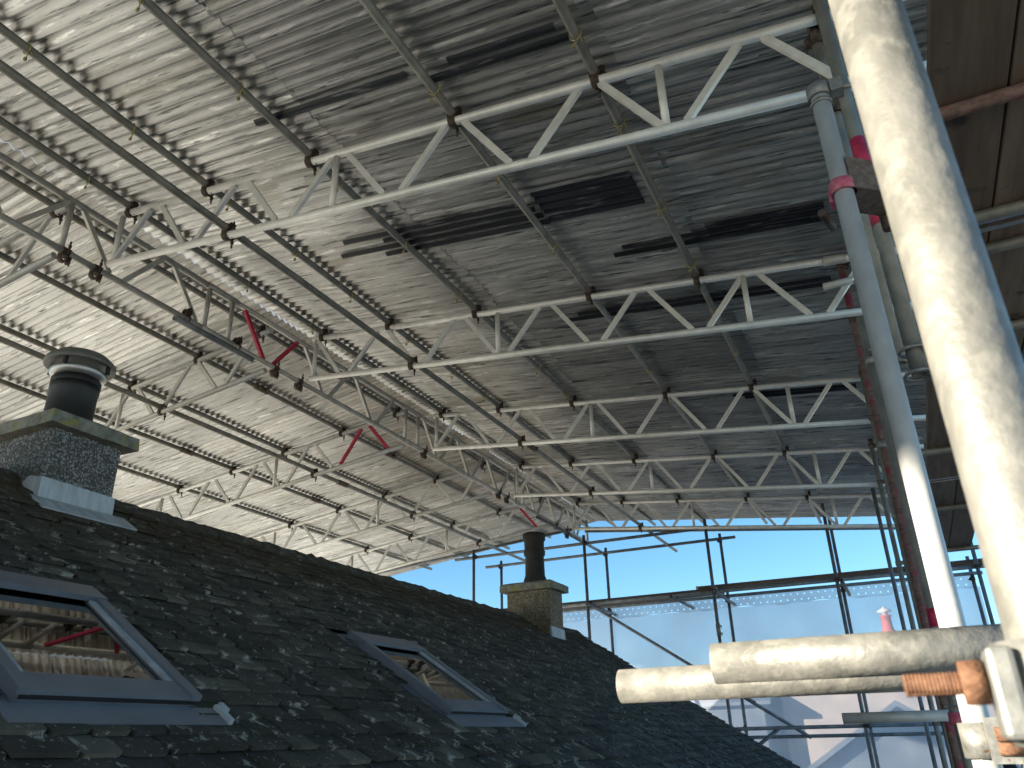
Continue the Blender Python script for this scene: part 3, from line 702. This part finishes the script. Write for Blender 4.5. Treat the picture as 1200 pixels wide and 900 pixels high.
# rake tubes under the far edge of the sheets
for a, b_, lab in (((-9.4, 11.62, ztop(-9.4) - .06), (XS - .1, 11.62, ztop(XS - .1) - .24), 'dark sloping tube under the far left edge of the sheet roof'),
                   ((XS + .1, 11.62, ztop(XS + .1) - .30), (.75, 11.62, ztop(.75) - .30), 'dark sloping tube under the far right edge of the sheet roof')):
    tube_thing('rake_tube', a, b_, M['tube_dark'], lab, 'scaffold tube', 'rake tubes at the far gable')

# ------------------------------------------------------------------ gable scaffold at the far end
GA, GB = 11.53, 12.57
gx = [-6.31, -4.30, -2.35, -.67, 1.02]
gn = ['leftmost', 'second from left', 'middle', 'second from right', 'rightmost']
for k, (yy, rw, zt) in enumerate(((GA, 'inner', None), (GB, 'outer', None))):
    for i, x in enumerate(gx):
        top = 2.95 if i < 3 else (3.05 if i == 3 else 2.2)
        if k == 0 and i == 3: top = 2.95
        o = tube_thing('scaffold_standard', (x, yy, GZ), (x, yy, top), M['tube_dark'], f'{gn[i]} upright tube in the {rw} row of the far gable scaffold', 'scaffold tube', 'uprights of the far gable scaffold')
        for z in (.06, 1.89):
            coupler(o, (x, yy, z), (0, 0, 1), (1, 0, 0), CPL, k == 1)
        if i < 3: coupler(o, (x, yy, 2.83), (0, 0, 1), (1, 0, 0), CPL, k == 1)
        if i in (2,): sleeve(o, (x, yy, 1.35 - .5 * k), (0, 0, 1), M['coupler_grey'])
def gl(name, x0, x1, y, z, lab, m='tube_dark', grp='ledgers of the far gable scaffold'):
    return tube_thing(name, (x0, y, z), (x1, y, z), M[m], lab, 'scaffold tube', grp)
gl('gable_ledger', -6.7, -2.15, GA + .05, 2.83, 'upper inner ledger tube just below the far roof edge')
gl('gable_ledger', -6.6, -2.1, GB - .05, 2.855, 'upper outer ledger tube just below the far roof edge')
gl('gable_ledger', -6.5, 1.15, GA + .05, 1.885, 'inner ledger tube carrying the far gable boards')
gl('gable_ledger', -6.5, 1.15, GB - .05, 1.955, 'outer ledger tube along the top of the plastic sheeting')
gl('gable_ledger', -6.5, 1.15, GA + .05, .06, 'low inner ledger tube behind the foreground tubes')
gl('gable_ledger', -6.5, 1.15, GB - .05, -.05, 'low outer ledger tube against the plastic sheeting')
for x in gx[:4] + [-3.0]:
    o = tube_thing('gable_transom', (x + .07, GA - .22, 1.84), (x + .07, GB + .15, 1.84), M['tube_dark'], f'short tube under the far boards beside the {dict(zip(gx, gn)).get(x, "chimney side")} upright', 'scaffold tube', 'transoms of the far gable scaffold')
tube_thing('diagonal_brace', (-4.62, GB - .10, 2.02), (-1.45, GB - .10, -.07), M['tube_dark'], 'long diagonal brace tube right of the far chimney', 'brace')
tube_thing('diagonal_brace', (-2.65, GA + .10, .75), (-2.0, GA + .10, .38), M['tube_dark'], 'short loose diagonal tube below the foreground tubes', 'brace')
tube_thing('diagonal_brace', (-2.35, GA + .12, -.35), (-1.75, GA + .12, .05), M['tube_dark'], 'short knee brace under the low far ledger', 'brace')
def board(x0, x1, y0, y1, z0, lab, m, grp, th=.038):
    c = ((x0 + x1) / 2, (y0 + y1) / 2, z0); bd = empty('scaffold_board', c); tag(bd, lab, 'board', grp)
    mb = MB(); ch = .004
    long_x = (x1 - x0) > (y1 - y0); n = 10; rings = []
    sd = rr.uniform(0, 90)
    for i in range(n + 1):
        t = i / n; wv = .003 * mnoise.noise(Vector((t * 3, sd, 0))); sg = .004 * math.sin(t * math.pi)
        if long_x:
            x = x0 + (x1 - x0) * t; q = [(x, y0 + wv, z0 + ch - sg), (x, y0 + ch + wv, z0 - sg), (x, y1 - ch + wv, z0 - sg), (x, y1 + wv, z0 + ch - sg), (x, y1 + wv, z0 + th - ch - sg), (x, y1 - ch + wv, z0 + th - sg), (x, y0 + ch + wv, z0 + th - sg), (x, y0 + wv, z0 + th - ch - sg)]
        else:
            y = y0 + (y1 - y0) * t; q = [(x0 + wv, y, z0 + ch - sg), (x0 + ch + wv, y, z0 - sg), (x1 - ch + wv, y, z0 - sg), (x1 + wv, y, z0 + ch - sg), (x1 + wv, y, z0 + th - ch - sg), (x1 - ch + wv, y, z0 + th - sg), (x0 + ch + wv, y, z0 + th - sg), (x0 + wv, y, z0 + th - ch - sg)]
        rings.append(q)
    P = [p for q in rings for p in q]
    mb.add(P, [(i * 8 + j, i * 8 + (j + 1) % 8, (i + 1) * 8 + (j + 1) % 8, (i + 1) * 8 + j) for i in range(n) for j in range(8)] + [tuple(range(7, -1, -1)), tuple(n * 8 + j for j in range(8))])
    mb.build('plank', m, bd)
    for e in (0, 1):
        mb = MB()
        if long_x: xx = (x0 + .02) if e == 0 else (x1 - .02); mb.box((xx, (y0 + y1) / 2, z0 + th / 2), (.03, y1 - y0 + .008, th + .006))
        else: yy = (y0 + .02) if e == 0 else (y1 - .02); mb.box(((x0 + x1) / 2, yy, z0 + th / 2), (x1 - x0 + .008, .03, th + .006))
        mb.build('end_band', M['iron'], bd)
    return bd
for j in range(2):
    y = GA + .09 + j * .235; jn = ('inner', 'outer')[j]
    board(-6.4, -2.30, y, y + .225, 1.912, f'{jn} left scaffold board on the far gable platform', M['board_x'], 'boards of the far gable platform')
    board(-2.62, 1.15, y, y + .225, 1.955, f'{jn} right scaffold board lapped on the far gable platform', M['board_x'], 'boards of the far gable platform')

# plastic sheeting on the gable
def film(name, pts, nx, nz, label, amp, group='plastic sheeting of the scaffold', m='film'):
    A, B, C, D = (Vector(p) for p in pts); P = []; nrm = (B - A).cross(D - A).normalized()
    for j in range(nz + 1):
        for i in range(nx + 1):
            s_, t = i / nx, j / nz; p = A.lerp(B, s_).lerp(D.lerp(C, s_), t)
            w_ = mnoise.noise(Vector((p.x * .9 + p.y * .7, p.z * 1.4, 5))) * amp + mnoise.noise(Vector((p.x * 3 + p.y * 2.5 + p.z * 2, p.z * 3.5, 9))) * amp * .35
            P.append(p + nrm * w_ * min(1, t * 6))
    mb = MB(); mb.add(P, [(j * (nx + 1) + i, j * (nx + 1) + i + 1, (j + 1) * (nx + 1) + i + 1, (j + 1) * (nx + 1) + i) for j in range(nz) for i in range(nx)], True)
    e = empty(name, A); tag(e, label, 'sheeting', group); mb.build('film', M[m], e); return e
fs = film('plastic_sheeting', ((-6.5, 12.625, 1.79), (1.08, 12.625, 1.79), (1.08, 12.70, -4.0), (-6.5, 12.70, -4.0)), 70, 50, 'clear plastic sheeting hung across the far gable scaffold below the boards', .09)
mb = MB(); hw = .0105
for i in range(75):
    for j, (z0, z1) in enumerate(((1.785, 1.868), (1.868, 1.95))):
        x0 = -6.45 + i * .1; x1 = x0 + .1; cx = x0 + (.03 if j else .075); cz = (z0 + z1) / 2
        def wv(x, z): return Vector((x, 12.612 + .006 * math.sin(x * 9 + z * 20), z + (.010 * math.sin(x * 5.1) + .006 * math.sin(x * 17) if z < 1.8 else 0)))
        X = [x0, cx - hw, cx + hw, x1]; Z = [z0, cz - hw, cz + hw, z1]
        P = [wv(x, z) for z in Z for x in X]
        mb.add(P, [(r * 4 + c, r * 4 + c + 1, (r + 1) * 4 + c + 1, (r + 1) * 4 + c) for r in range(3) for c in range(3) if not (r == 1 and c == 1)], True)
mb.build('reinforced_band', M['film_band'], fs)
film('plastic_sheeting', ((1.30, 12.6, .35), (1.30, 4.0, .15), (1.30, 4.0, -4.0), (1.30, 12.6, -4.0)), 40, 30, 'clear plastic sheeting down the right side of the scaffold at the bottom corner', .07)

# unseen sheeting added left and behind the camera to light the roof underside
film('plastic_sheeting', ((-9.6, Y0R - .1, 1.95), (-9.6, 12.6, 1.95), (-9.6, 12.6, -4.0), (-9.6, Y0R - .1, -4.0)), 60, 24, 'unseen milky plastic sheeting added along the left side to brighten the roof underside', .07, m='film_fill')
film('plastic_sheeting', ((1.3, Y0R - .1, 1.95), (-9.6, Y0R - .1, 1.95), (-9.6, Y0R - .1, -4.0), (1.3, Y0R - .1, -4.0)), 40, 24, 'unseen milky plastic sheeting added behind the camera to brighten the roof underside', .07, m='film_fill')

# ------------------------------------------------------------------ right-hand scaffold row
P1 = (.09, 1.80)
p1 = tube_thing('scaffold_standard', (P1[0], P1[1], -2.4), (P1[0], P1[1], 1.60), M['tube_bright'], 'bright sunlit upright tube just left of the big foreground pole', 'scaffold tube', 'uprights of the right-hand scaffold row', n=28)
def post(x, y, z0, z1, lab, m='tube_dark'):
    return tube_thing('scaffold_standard', (x, y, z0), (x, y, z1), M[m], lab, 'scaffold tube', 'uprights of the right-hand scaffold row')
p2 = post(.205, 2.45, .98, 3.0, 'upright tube with red paint bands behind the big foreground pole', 'tube')
p3 = post(.185, 2.86, 1.2, 3.05, 'upright tube meeting the end of the nearest right girder', 'tube')
p4 = post(.120, 4.88, GZ, 2.95, 'reddish upright tube at the end of the second right girder', 'rusty_tube')
p5 = post(.135, 6.78, GZ, 2.9, 'upright tube at the end of the third right girder', 'tube')
p6 = post(.10, 8.85, GZ, 2.9, 'upright tube at the end of the fourth right girder', 'tube')
p7 = post(.02, 10.9, GZ, 2.9, 'upright tube at the end of the farthest right girder', 'tube_dark')
p8 = post(.125, 3.6, -2.4, 1.78, 'grey upright tube close behind the bright sunlit one', 'tube')
for p, x, y, zs in ((p3, .185, 2.86, (zbot(.185), ztop(.185))), (p4, .12, 4.88, (zbot(.12), ztop(.12))), (p5, .135, 6.78, (zbot(.13), ztop(.13))), (p6, .10, 8.85, (zbot(.1), ztop(.1)))):
    for z in zs: coupler(p, (x, y, z), (0, 0, 1), (1, 0, 0), CPL_B, y < 3)
for p, x, y in ((p4, .12, 4.88), (p5, .135, 6.78), (p6, .10, 8.85), (p8, .125, 3.6)):
    coupler(p, (x, y, .06), (0, 0, 1), (1, 0, 0), CPL_G); coupler(p, (x, y, 1.55), (0, 0, 1), (1, 0, 0), CPL_G)
# collar at the top of the bright post
mb = MB(); mb.ring((P1[0], P1[1], 1.585), (0, 0, 1), R, .031, .04, 20); mb.ring((P1[0], P1[1], 1.545), (0, 0, 1), R, .0285, .012, 20); mb.tube((P1[0] + .03, P1[1], 1.585), (P1[0] + .085, P1[1] - .01, 1.57), .008, 8, 0); mb.box((P1[0] + .045, P1[1], 1.585), (.03, .04, .04)); mb.build('collar', M['coupler_grey'], p1)
# red and pink marking bands and the brown bracket joining p1 and p2
def band(parent, x, y, z0, z1, m, nm='paint_band'):
    mb = MB(); mb.tube((x, y, z0), (x, y, z1), R + .0012, 20, .001); mb.build(nm, M[m], parent)
band(p2, .205, 2.45, 1.72, 1.90, 'red'); band(p2, .205, 2.45, 1.53, 1.645, 'red')

band(p8, .125, 3.6, .37, .44, 'red')
br = empty('scaffold_bracket', (.12, 1.95, 1.30)); tag(br, 'brown steel bracket clamped between the bright upright and the red-banded upright', 'bracket')
mb = MB(); mb.hexa([(.112, 1.78, 1.245), (.26, 1.90, 1.245), (.26, 2.02, 1.245), (.112, 1.90, 1.245), (.112, 1.78, 1.345), (.26, 1.90, 1.335), (.26, 2.02, 1.335), (.112, 1.90, 1.345)]); mb.build('bracket_body', M['coupler_brown'], br)
mb = MB(); mb.ring((P1[0], P1[1], 1.262), (0, 0, 1), R + .002, .0315, .034, 20); mb.box((P1[0] - .01, P1[1] + .040, 1.262), (.05, .04, .034)); mb.build('clamp_band', M['pink'], br)
mb = MB(); mb.tube((.03, 1.845, 1.238), (.05, 1.93, 1.238), .012, 6, 0); mb.build('bolt', M['coupler'], br); mb = MB(); mb.tube((.18, 1.95, 1.20), (.18, 1.95, 1.26), .014, 6, 0); mb.build('bolt', M['coupler'], br)
# forked ledger ends beside the red-banded upright
for y, z, x0, x1, lab in ((4.60, 2.54, -.015, .16, 'short tube stub pointing left beside the reddish upright'), (4.2, .055, -.335, .20, 'short grey tube stub pointing left under the foreground tubes')):
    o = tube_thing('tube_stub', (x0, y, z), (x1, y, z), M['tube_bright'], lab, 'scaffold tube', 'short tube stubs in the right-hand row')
mb = MB()
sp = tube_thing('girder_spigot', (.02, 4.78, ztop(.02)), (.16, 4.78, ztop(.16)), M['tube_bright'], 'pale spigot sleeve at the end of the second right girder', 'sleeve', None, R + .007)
for z, dy in ((1.06, 0), (.98, .0)):
    mb = MB(); mb.torus((.205, 2.45, z), (0, 0, 1), .042, .006, 18, 6); mb.box((.255, 2.45, z), (.03, .03, .035)); mb.build('clamp_loop', M['coupler_grey'], p2)
# transoms under the boards at the right
ty = [2.36, 3.05, 3.32, 4.15, 6.1, 7.9, 9.95]
tn = ['rusty red tube crossing under the nearest scaffold boards', 'tube under the near board ends, first of a pair', 'tube under the near board ends, second of a pair', 'fourth cross tube under the right-hand boards', 'fifth cross tube under the right-hand boards', 'sixth cross tube under the right-hand boards', 'cross tube at the far end of the right-hand boards']
for i, y in enumerate(ty):
    z = 1.86 - R - .006
    o = tube_thing('board_transom', (.16 if i not in (0, 1) else .30, y, z), (1.75, y, z), M['rusty_tube'] if i == 0 else M['tube'], tn[i], 'scaffold tube', 'cross tubes under the right-hand boards')
cols = [(.425, .650), (.656, .881), (.889, 1.114), (1.120, 1.345)]; cw = ['first', 'second', 'third', 'fourth']
for (a, b_), wn in list(zip(cols, cw)):
    for (y0, y1), ln in (((-.75, 3.165), 'near'), ((3.19, 7.0), 'middle'), ((7.03, 10.05), 'far')):
        if wn in ('third', 'fourth') and ln == 'far': continue
        board(a, b_, y0, y1, 1.86, f'{wn} brown board from the uprights, {ln} length of the right-hand overhead platform', M['board'], 'overhead boards on the right')
# working platform below eye level
for k in range(4):
    board(.16 + k * .235, .385 + k * .235, 6.5, 12.3, -1.80, f'{cw[k]} board of the low walkway the person stands on', M['board'], 'boards of the low walkway')

# ------------------------------------------------------------------ foreground
big = tube_thing('foreground_pole', (.0725, .505, -2.4), (.0725, .505, 1.8), M['pole'], 'big pale zinc-coated scaffold pole slanting down the right foreground', 'scaffold tube', None, R, 48)
# coupler round its foot
mb = MB(); bx, by, bz = .0725, .505, .016
mb.ring((bx, by, bz), (0, 0, 1), R + .0005, .0325, .050, 32); mb.box((bx - .031, by - .012, bz), (.013, .034, .044)); mb.box((bx + .034, by, bz), (.022, .04, .046)); mb.box((bx, by + .035, bz - .005), (.05, .02, .04))
cb = mb.build('coupler', M['coupler_grey'], big)
bm_ = bmesh.new(); bm_.from_mesh(cb.data); bmesh.ops.bevel(bm_, geom=[e for e in bm_.edges if e.calc_length() > .012 and len(e.link_faces) == 2 and e.calc_face_angle(0) > 1.2], offset=.003, segments=2, affect='EDGES', profile=.5); bm_.to_mesh(cb.data); bm_.free()
mb = MB(); mb.tube((bx - .078, by - .004, bz + .006), (bx - .03, by - .004, bz + .006), .0056, 14, 0)
for k in range(16): mb.torus((bx - .077 + k * .0019, by - .004, bz + .006), (1, .12, 0), .0056, .0006, 12, 4)
mb.build('threaded_bolt', M['rust'], cb)
mb = MB(); mb.tube((bx - .050, by - .004, bz + .006), (bx - .0385, by - .004, bz + .006), .0125, 6, 0); mb.build('nut', M['rust'], cb)
fa = tube_thing('foreground_tube', (-.222, 1.037, .081), (.16, 1.037, .081), M['pole'], 'cream sunlit horizontal tube ending left of the big pole', 'scaffold tube', None, R, 36)
fb = tube_thing('foreground_tube', (-.405, 1.21, .070), (.20, 1.21, .070), M['pole'], 'silver horizontal tube behind the cream one, reaching further left', 'scaffold tube', None, R, 36)
# pressed steel double coupler on the bright upright, with a ledger end in it
mb = MB(); x, y, z = .145, 1.74, -.02
mb.box((x - .005, y, z), (.085, .05, .075)); mb.box((x + .055, y - .02, z + .035), (.05, .06, .03)); mb.box((x + .03, y - .01, z - .045), (.07, .05, .03))
mb.ring((P1[0], P1[1], z), (0, 0, 1), R + .0005, .034, .06, 20)
dc = mb.build('coupler', M['coupler_grey'], p1)
mb = MB(); mb.tube((x - .035, y - .027, z + .01), (x + .0, y - .030, z + .01), .012, 10, 0); mb.build('bolt', M['rust'], dc); mb = MB(); mb.tube((x - .035, y - .027, z - .014), (x + .0, y - .030, z - .014), .011, 10, 0); mb.build('bolt', M['rust'], dc)
mb = MB(); mb.tube((x + .05, y - .05, z + .005), (x + .05, y + .05, z + .005), .03, 20, .006); mb.tube((x + .05, y - .055, z + .005), (x + .05, y - .02, z + .005), .0145, 6, 0); mb.build('hinge_nut', M['coupler_grey'], dc)
mb = MB(); mb.tube((x + .06, y - .02, z - .09), (x + .06, y - .02, z - .05), .008, 8, 0); mb.tube((x + .06, y - .02, z - .085), (x + .06, y - .02, z - .070), .015, 6, 0); mb.build('bolt', M['coupler_brown'], dc)
ps = MB(); ps.ring((.125, 3.6, .035), (0, 0, 1), R + .0005, .036, .045, 16); ps.build('clamp_band', M['pink'], p8)

# ------------------------------------------------------------------ neighbouring buildings behind the sheeting
def gabled(name, x0, x1, y0, y1, ze, zr, label, wm, rm, ridge_x=True):
    e = empty(name, ((x0 + x1) / 2, (y0 + y1) / 2, GZ)); tag(e, label, 'building')
    mb = MB()
    if ridge_x:
        ym = (y0 + y1) / 2
        P = [(x0, y0, GZ), (x1, y0, GZ), (x1, y1, GZ), (x0, y1, GZ), (x0, y0, ze), (x1, y0, ze), (x1, y1, ze), (x0, y1, ze), (x0, ym, zr), (x1, ym, zr)]
        mb.add(P, [(0, 1, 5, 4), (2, 3, 7, 6), (1, 2, 6, 9, 5), (3, 0, 4, 8, 7), (3, 2, 1, 0), (4, 5, 9, 8), (7, 8, 9, 6)]); mb.build('wall', wm, e)
        sl_ = (zr - ze) / (ym - y0)
        for s_, yy in ((-1, y0), (1, y1)):
            mb = MB(); q = [(x0 - .3, ym, zr + .02), (x1 + .3, ym, zr + .02), (x1 + .3, yy + s_ * .3, ze - .3 * sl_ + .02), (x0 - .3, yy + s_ * .3, ze - .3 * sl_ + .02)]
            mb.hexa([Vector(p) for p in q] + [Vector(p) + Vector((0, 0, .12)) for p in q]); mb.build('roof', rm, e)
    else:
        xm = (x0 + x1) / 2
        P = [(x0, y0, GZ), (x1, y0, GZ), (x1, y1, GZ), (x0, y1, GZ), (x0, y0, ze), (x1, y0, ze), (x1, y1, ze), (x0, y1, ze), (xm, y0, zr), (xm, y1, zr)]
        mb.add(P, [(0, 1, 5, 8, 4), (2, 3, 7, 9, 6), (1, 2, 6, 5), (3, 0, 4, 7), (3, 2, 1, 0), (4, 8, 9, 7), (8, 5, 6, 9)]); mb.build('wall', wm, e)
        sl_ = (zr - ze) / (xm - x0)
        for s_, xx in ((-1, x0), (1, x1)):
            mb = MB(); q = [(xm, y0 - .3, zr + .02), (xm, y1 + .3, zr + .02), (xx + s_ * .3, y1 + .3, ze - .3 * sl_ + .02), (xx + s_ * .3, y0 - .3, ze - .3 * sl_ + .02)]
            mb.hexa([Vector(p) for p in q] + [Vector(p) + Vector((0, 0, .12)) for p in q]); mb.build('roof', rm, e)
    return e
nb = gabled('neighbour_house', -4.4, 7.0, 31, 38, 1.4, 2.75, 'pale pink house seen hazily through the far plastic sheeting', M['pinkwall'], M['pinkwall'])
for k in range(2):
    for (wx, wz) in ((-2.4, -.4), (-.3, -.4)):
        pass
for wx in (-2.6, .4, 3.2):
    mb = MB(); mb.box((wx, 30.98, -1.2), (1.1, .08, 1.2)); fr_ = mb.build('window', M['whitewood'], nb)
    for s_ in (-.26, .26): mb = MB(); mb.box((wx + s_, 30.93, -1.2), (.44, .02, 1.05)); mb.build('pane', M['gasket'], fr_)
mb = MB(); mb.box((-.55, 34.5, 2.95), (1.0, .7, .9)); nc = mb.build('chimney', M['pinkwall'], nb)
mb = MB(); mb.lathe((-.5, 34.5, 3.4), [(.30, 0), (.27, .08), (.20, .2), (.18, .62), (.22, .64), (.22, .70)], 16); mb.build('chimney_pot', M['redclay'], nc)
mb = MB(); mb.lathe((-.5, 34.5, 4.10), [(.10, 0), (.10, .1), (.28, .14), (.24, .2), (.08, .28), (.02, .36)], 16); mb.build('pot_cowl', M['whitewood'], nc)
gabled('garage', -3.2, 2.3, 20, 26, -1.3, .45, 'grey gabled outbuilding seen through the sheeting right of the pink house', M['greyroof'], M['greyroof'], False)

gabled('neighbour_house', -16, -4.9, 30, 37, 1.0, 2.3, 'blue-grey slate-hung house seen through the sheeting left of the pink house', M['greyroof'], M['greyroof'])

# ------------------------------------------------------------------ person behind the posts
def skin_obj(name, pts, edges, m, parent, org, sub=2):
    me = bpy.data.meshes.new(name); me.from_pydata([tuple(p[:3]) for p in pts], edges, []); me.materials.append(m)
    o = bpy.data.objects.new(name, me); COL.objects.link(o); setp(o, parent, org)
    md = o.modifiers.new('skin', 'SKIN'); md.use_smooth_shade = True
    for i, p in enumerate(pts):
        sv = me.skin_vertices[0].data[i]; sv.radius = (p[3], p[4] if len(p) > 4 else p[3]); sv.use_root = (i == 0)
    s_ = o.modifiers.new('sub', 'SUBSURF'); s_.levels = sub; s_.render_levels = sub
    return o
px, py, pz = .50, 10.0, -1.762
per = empty('person', (px, py, pz)); tag(per, 'person in a black jacket half hidden behind the posts at bottom right', 'person')
def hand(sx, base):
    pts = []; edges = []
    x, y, z = base
    return x, y, z
body = [(0, 0, .95, .13, .10), (0, 0, 1.15, .12, .09), (0, 0, 1.35, .15, .10), (0, 0, 1.46, .06, .06), (0, .005, 1.54, .052, .055), (0, -.01, 1.62, .066, .08), (0, -.005, 1.70, .070, .088), (0, 0, 1.76, .05, .06),
        (.09, 0, .90, .085), (.10, -.01, .50, .055), (.10, .02, .10, .038), (.10, -.12, .04, .035),
        (-.09, 0, .90, .085), (-.10, -.01, .50, .055), (-.10, .02, .10, .038), (-.10, -.12, .04, .035),
        (.19, 0, 1.42, .06), (.23, .02, 1.13, .042), (.22, -.06, .88, .03), (.22, -.075, .80, .032, .018),
        (-.19, 0, 1.42, .06), (-.23, .02, 1.13, .042), (-.22, -.06, .88, .03), (-.22, -.075, .80, .032, .018)]
be = [(0, 1), (1, 2), (2, 3), (3, 4), (4, 5), (5, 6), (6, 7), (0, 8), (8, 9), (9, 10), (10, 11), (0, 12), (12, 13), (13, 14), (14, 15), (2, 16), (16, 17), (17, 18), (18, 19), (2, 20), (20, 21), (21, 22), (22, 23)]
for hx, root in ((1, 19), (-1, 23)):
    for f_, (dx, dy, ln) in enumerate(((-.022, -.012, .062), (-.008, -.015, .072), (.008, -.015, .070), (.022, -.010, .055))):
        i = len(body); bxp = .22 * hx + dx
        body += [(bxp, -.080 + dy, .745, .009), (bxp, -.088 + dy, .745 - ln * .6, .008), (bxp, -.080 + dy, .745 - ln, .007)]
        be += [(root, i), (i, i + 1), (i + 1, i + 2)]
    i = len(body); body += [(.22 * hx - .03 * hx, -.10, .79, .010), (.22 * hx - .04 * hx, -.115, .75, .008)]; be += [(root, i), (i, i + 1)]
bo = skin_obj('body', body, be, M['skin'], per, (px, py, pz))
jk = [(0, 0, .92, .155, .12), (0, 0, 1.15, .145, .115), (0, 0, 1.36, .175, .12), (0, .005, 1.47, .08, .08), (.20, 0, 1.42, .078), (.235, .02, 1.13, .058), (.225, -.06, .90, .044), (-.20, 0, 1.42, .078), (-.235, .02, 1.13, .058), (-.225, -.06, .90, .044)]
skin_obj('jacket', jk, [(0, 1), (1, 2), (2, 3), (2, 4), (4, 5), (5, 6), (2, 7), (7, 8), (8, 9)], M['jacket'], per, (px, py, pz))
tr = [(0, 0, .93, .15, .12), (.095, 0, .86, .10), (.10, -.01, .50, .072), (.10, .02, .10, .058), (-.095, 0, .86, .10), (-.10, -.01, .50, .072), (-.10, .02, .10, .058)]
skin_obj('trousers', tr, [(0, 1), (1, 2), (2, 3), (0, 4), (4, 5), (5, 6)], M['trousers'], per, (px, py, pz))
for sx in (-1, 1):
    skin_obj('boot', [(.10 * sx, .05, .05, .05), (.10 * sx, -.06, .045, .05, .045), (.10 * sx, -.15, .04, .045, .035), ], [(0, 1), (1, 2)], M['jacket'], per, (px, py, pz))
    mb = MB(); mb.lathe((px + .026 * sx, py - .083, pz + 1.665), [(.001, -.010), (.009, -.006), (.011, 0), (.009, .006), (.001, .010)], 10); mb.build('eye', M['whitewood'], per)
    mb = MB(); mb.torus((px + .074 * sx, py + .01, pz + 1.645), (1, 0, 0), .020, .008, 12, 6); mb.build('ear', M['skin'], per)
mb = MB(); mb.add([(px - .016, py - .085, pz + 1.625), (px + .016, py - .085, pz + 1.625), (px, py - .113, pz + 1.63), (px, py - .082, pz + 1.68)], [(0, 1, 2), (0, 2, 3), (1, 3, 2), (0, 3, 1)], True); mb.build('nose', M['skin'], per)
mb = MB(); mb.box((px, py - .088, pz + 1.597), (.045, .012, .012)); mb.build('mouth', M['pink'], per)
mb = MB()
n = 18; prof = []
for j in range(9):
    t = j / 8 * math.pi * .62; prof.append((.083 * math.sin(t) + .001, .112 * math.cos(t)))
mb.lathe((px, py + .018, pz + 1.69), prof[::-1], 20)
mb.build('hair', M['hair'], per)
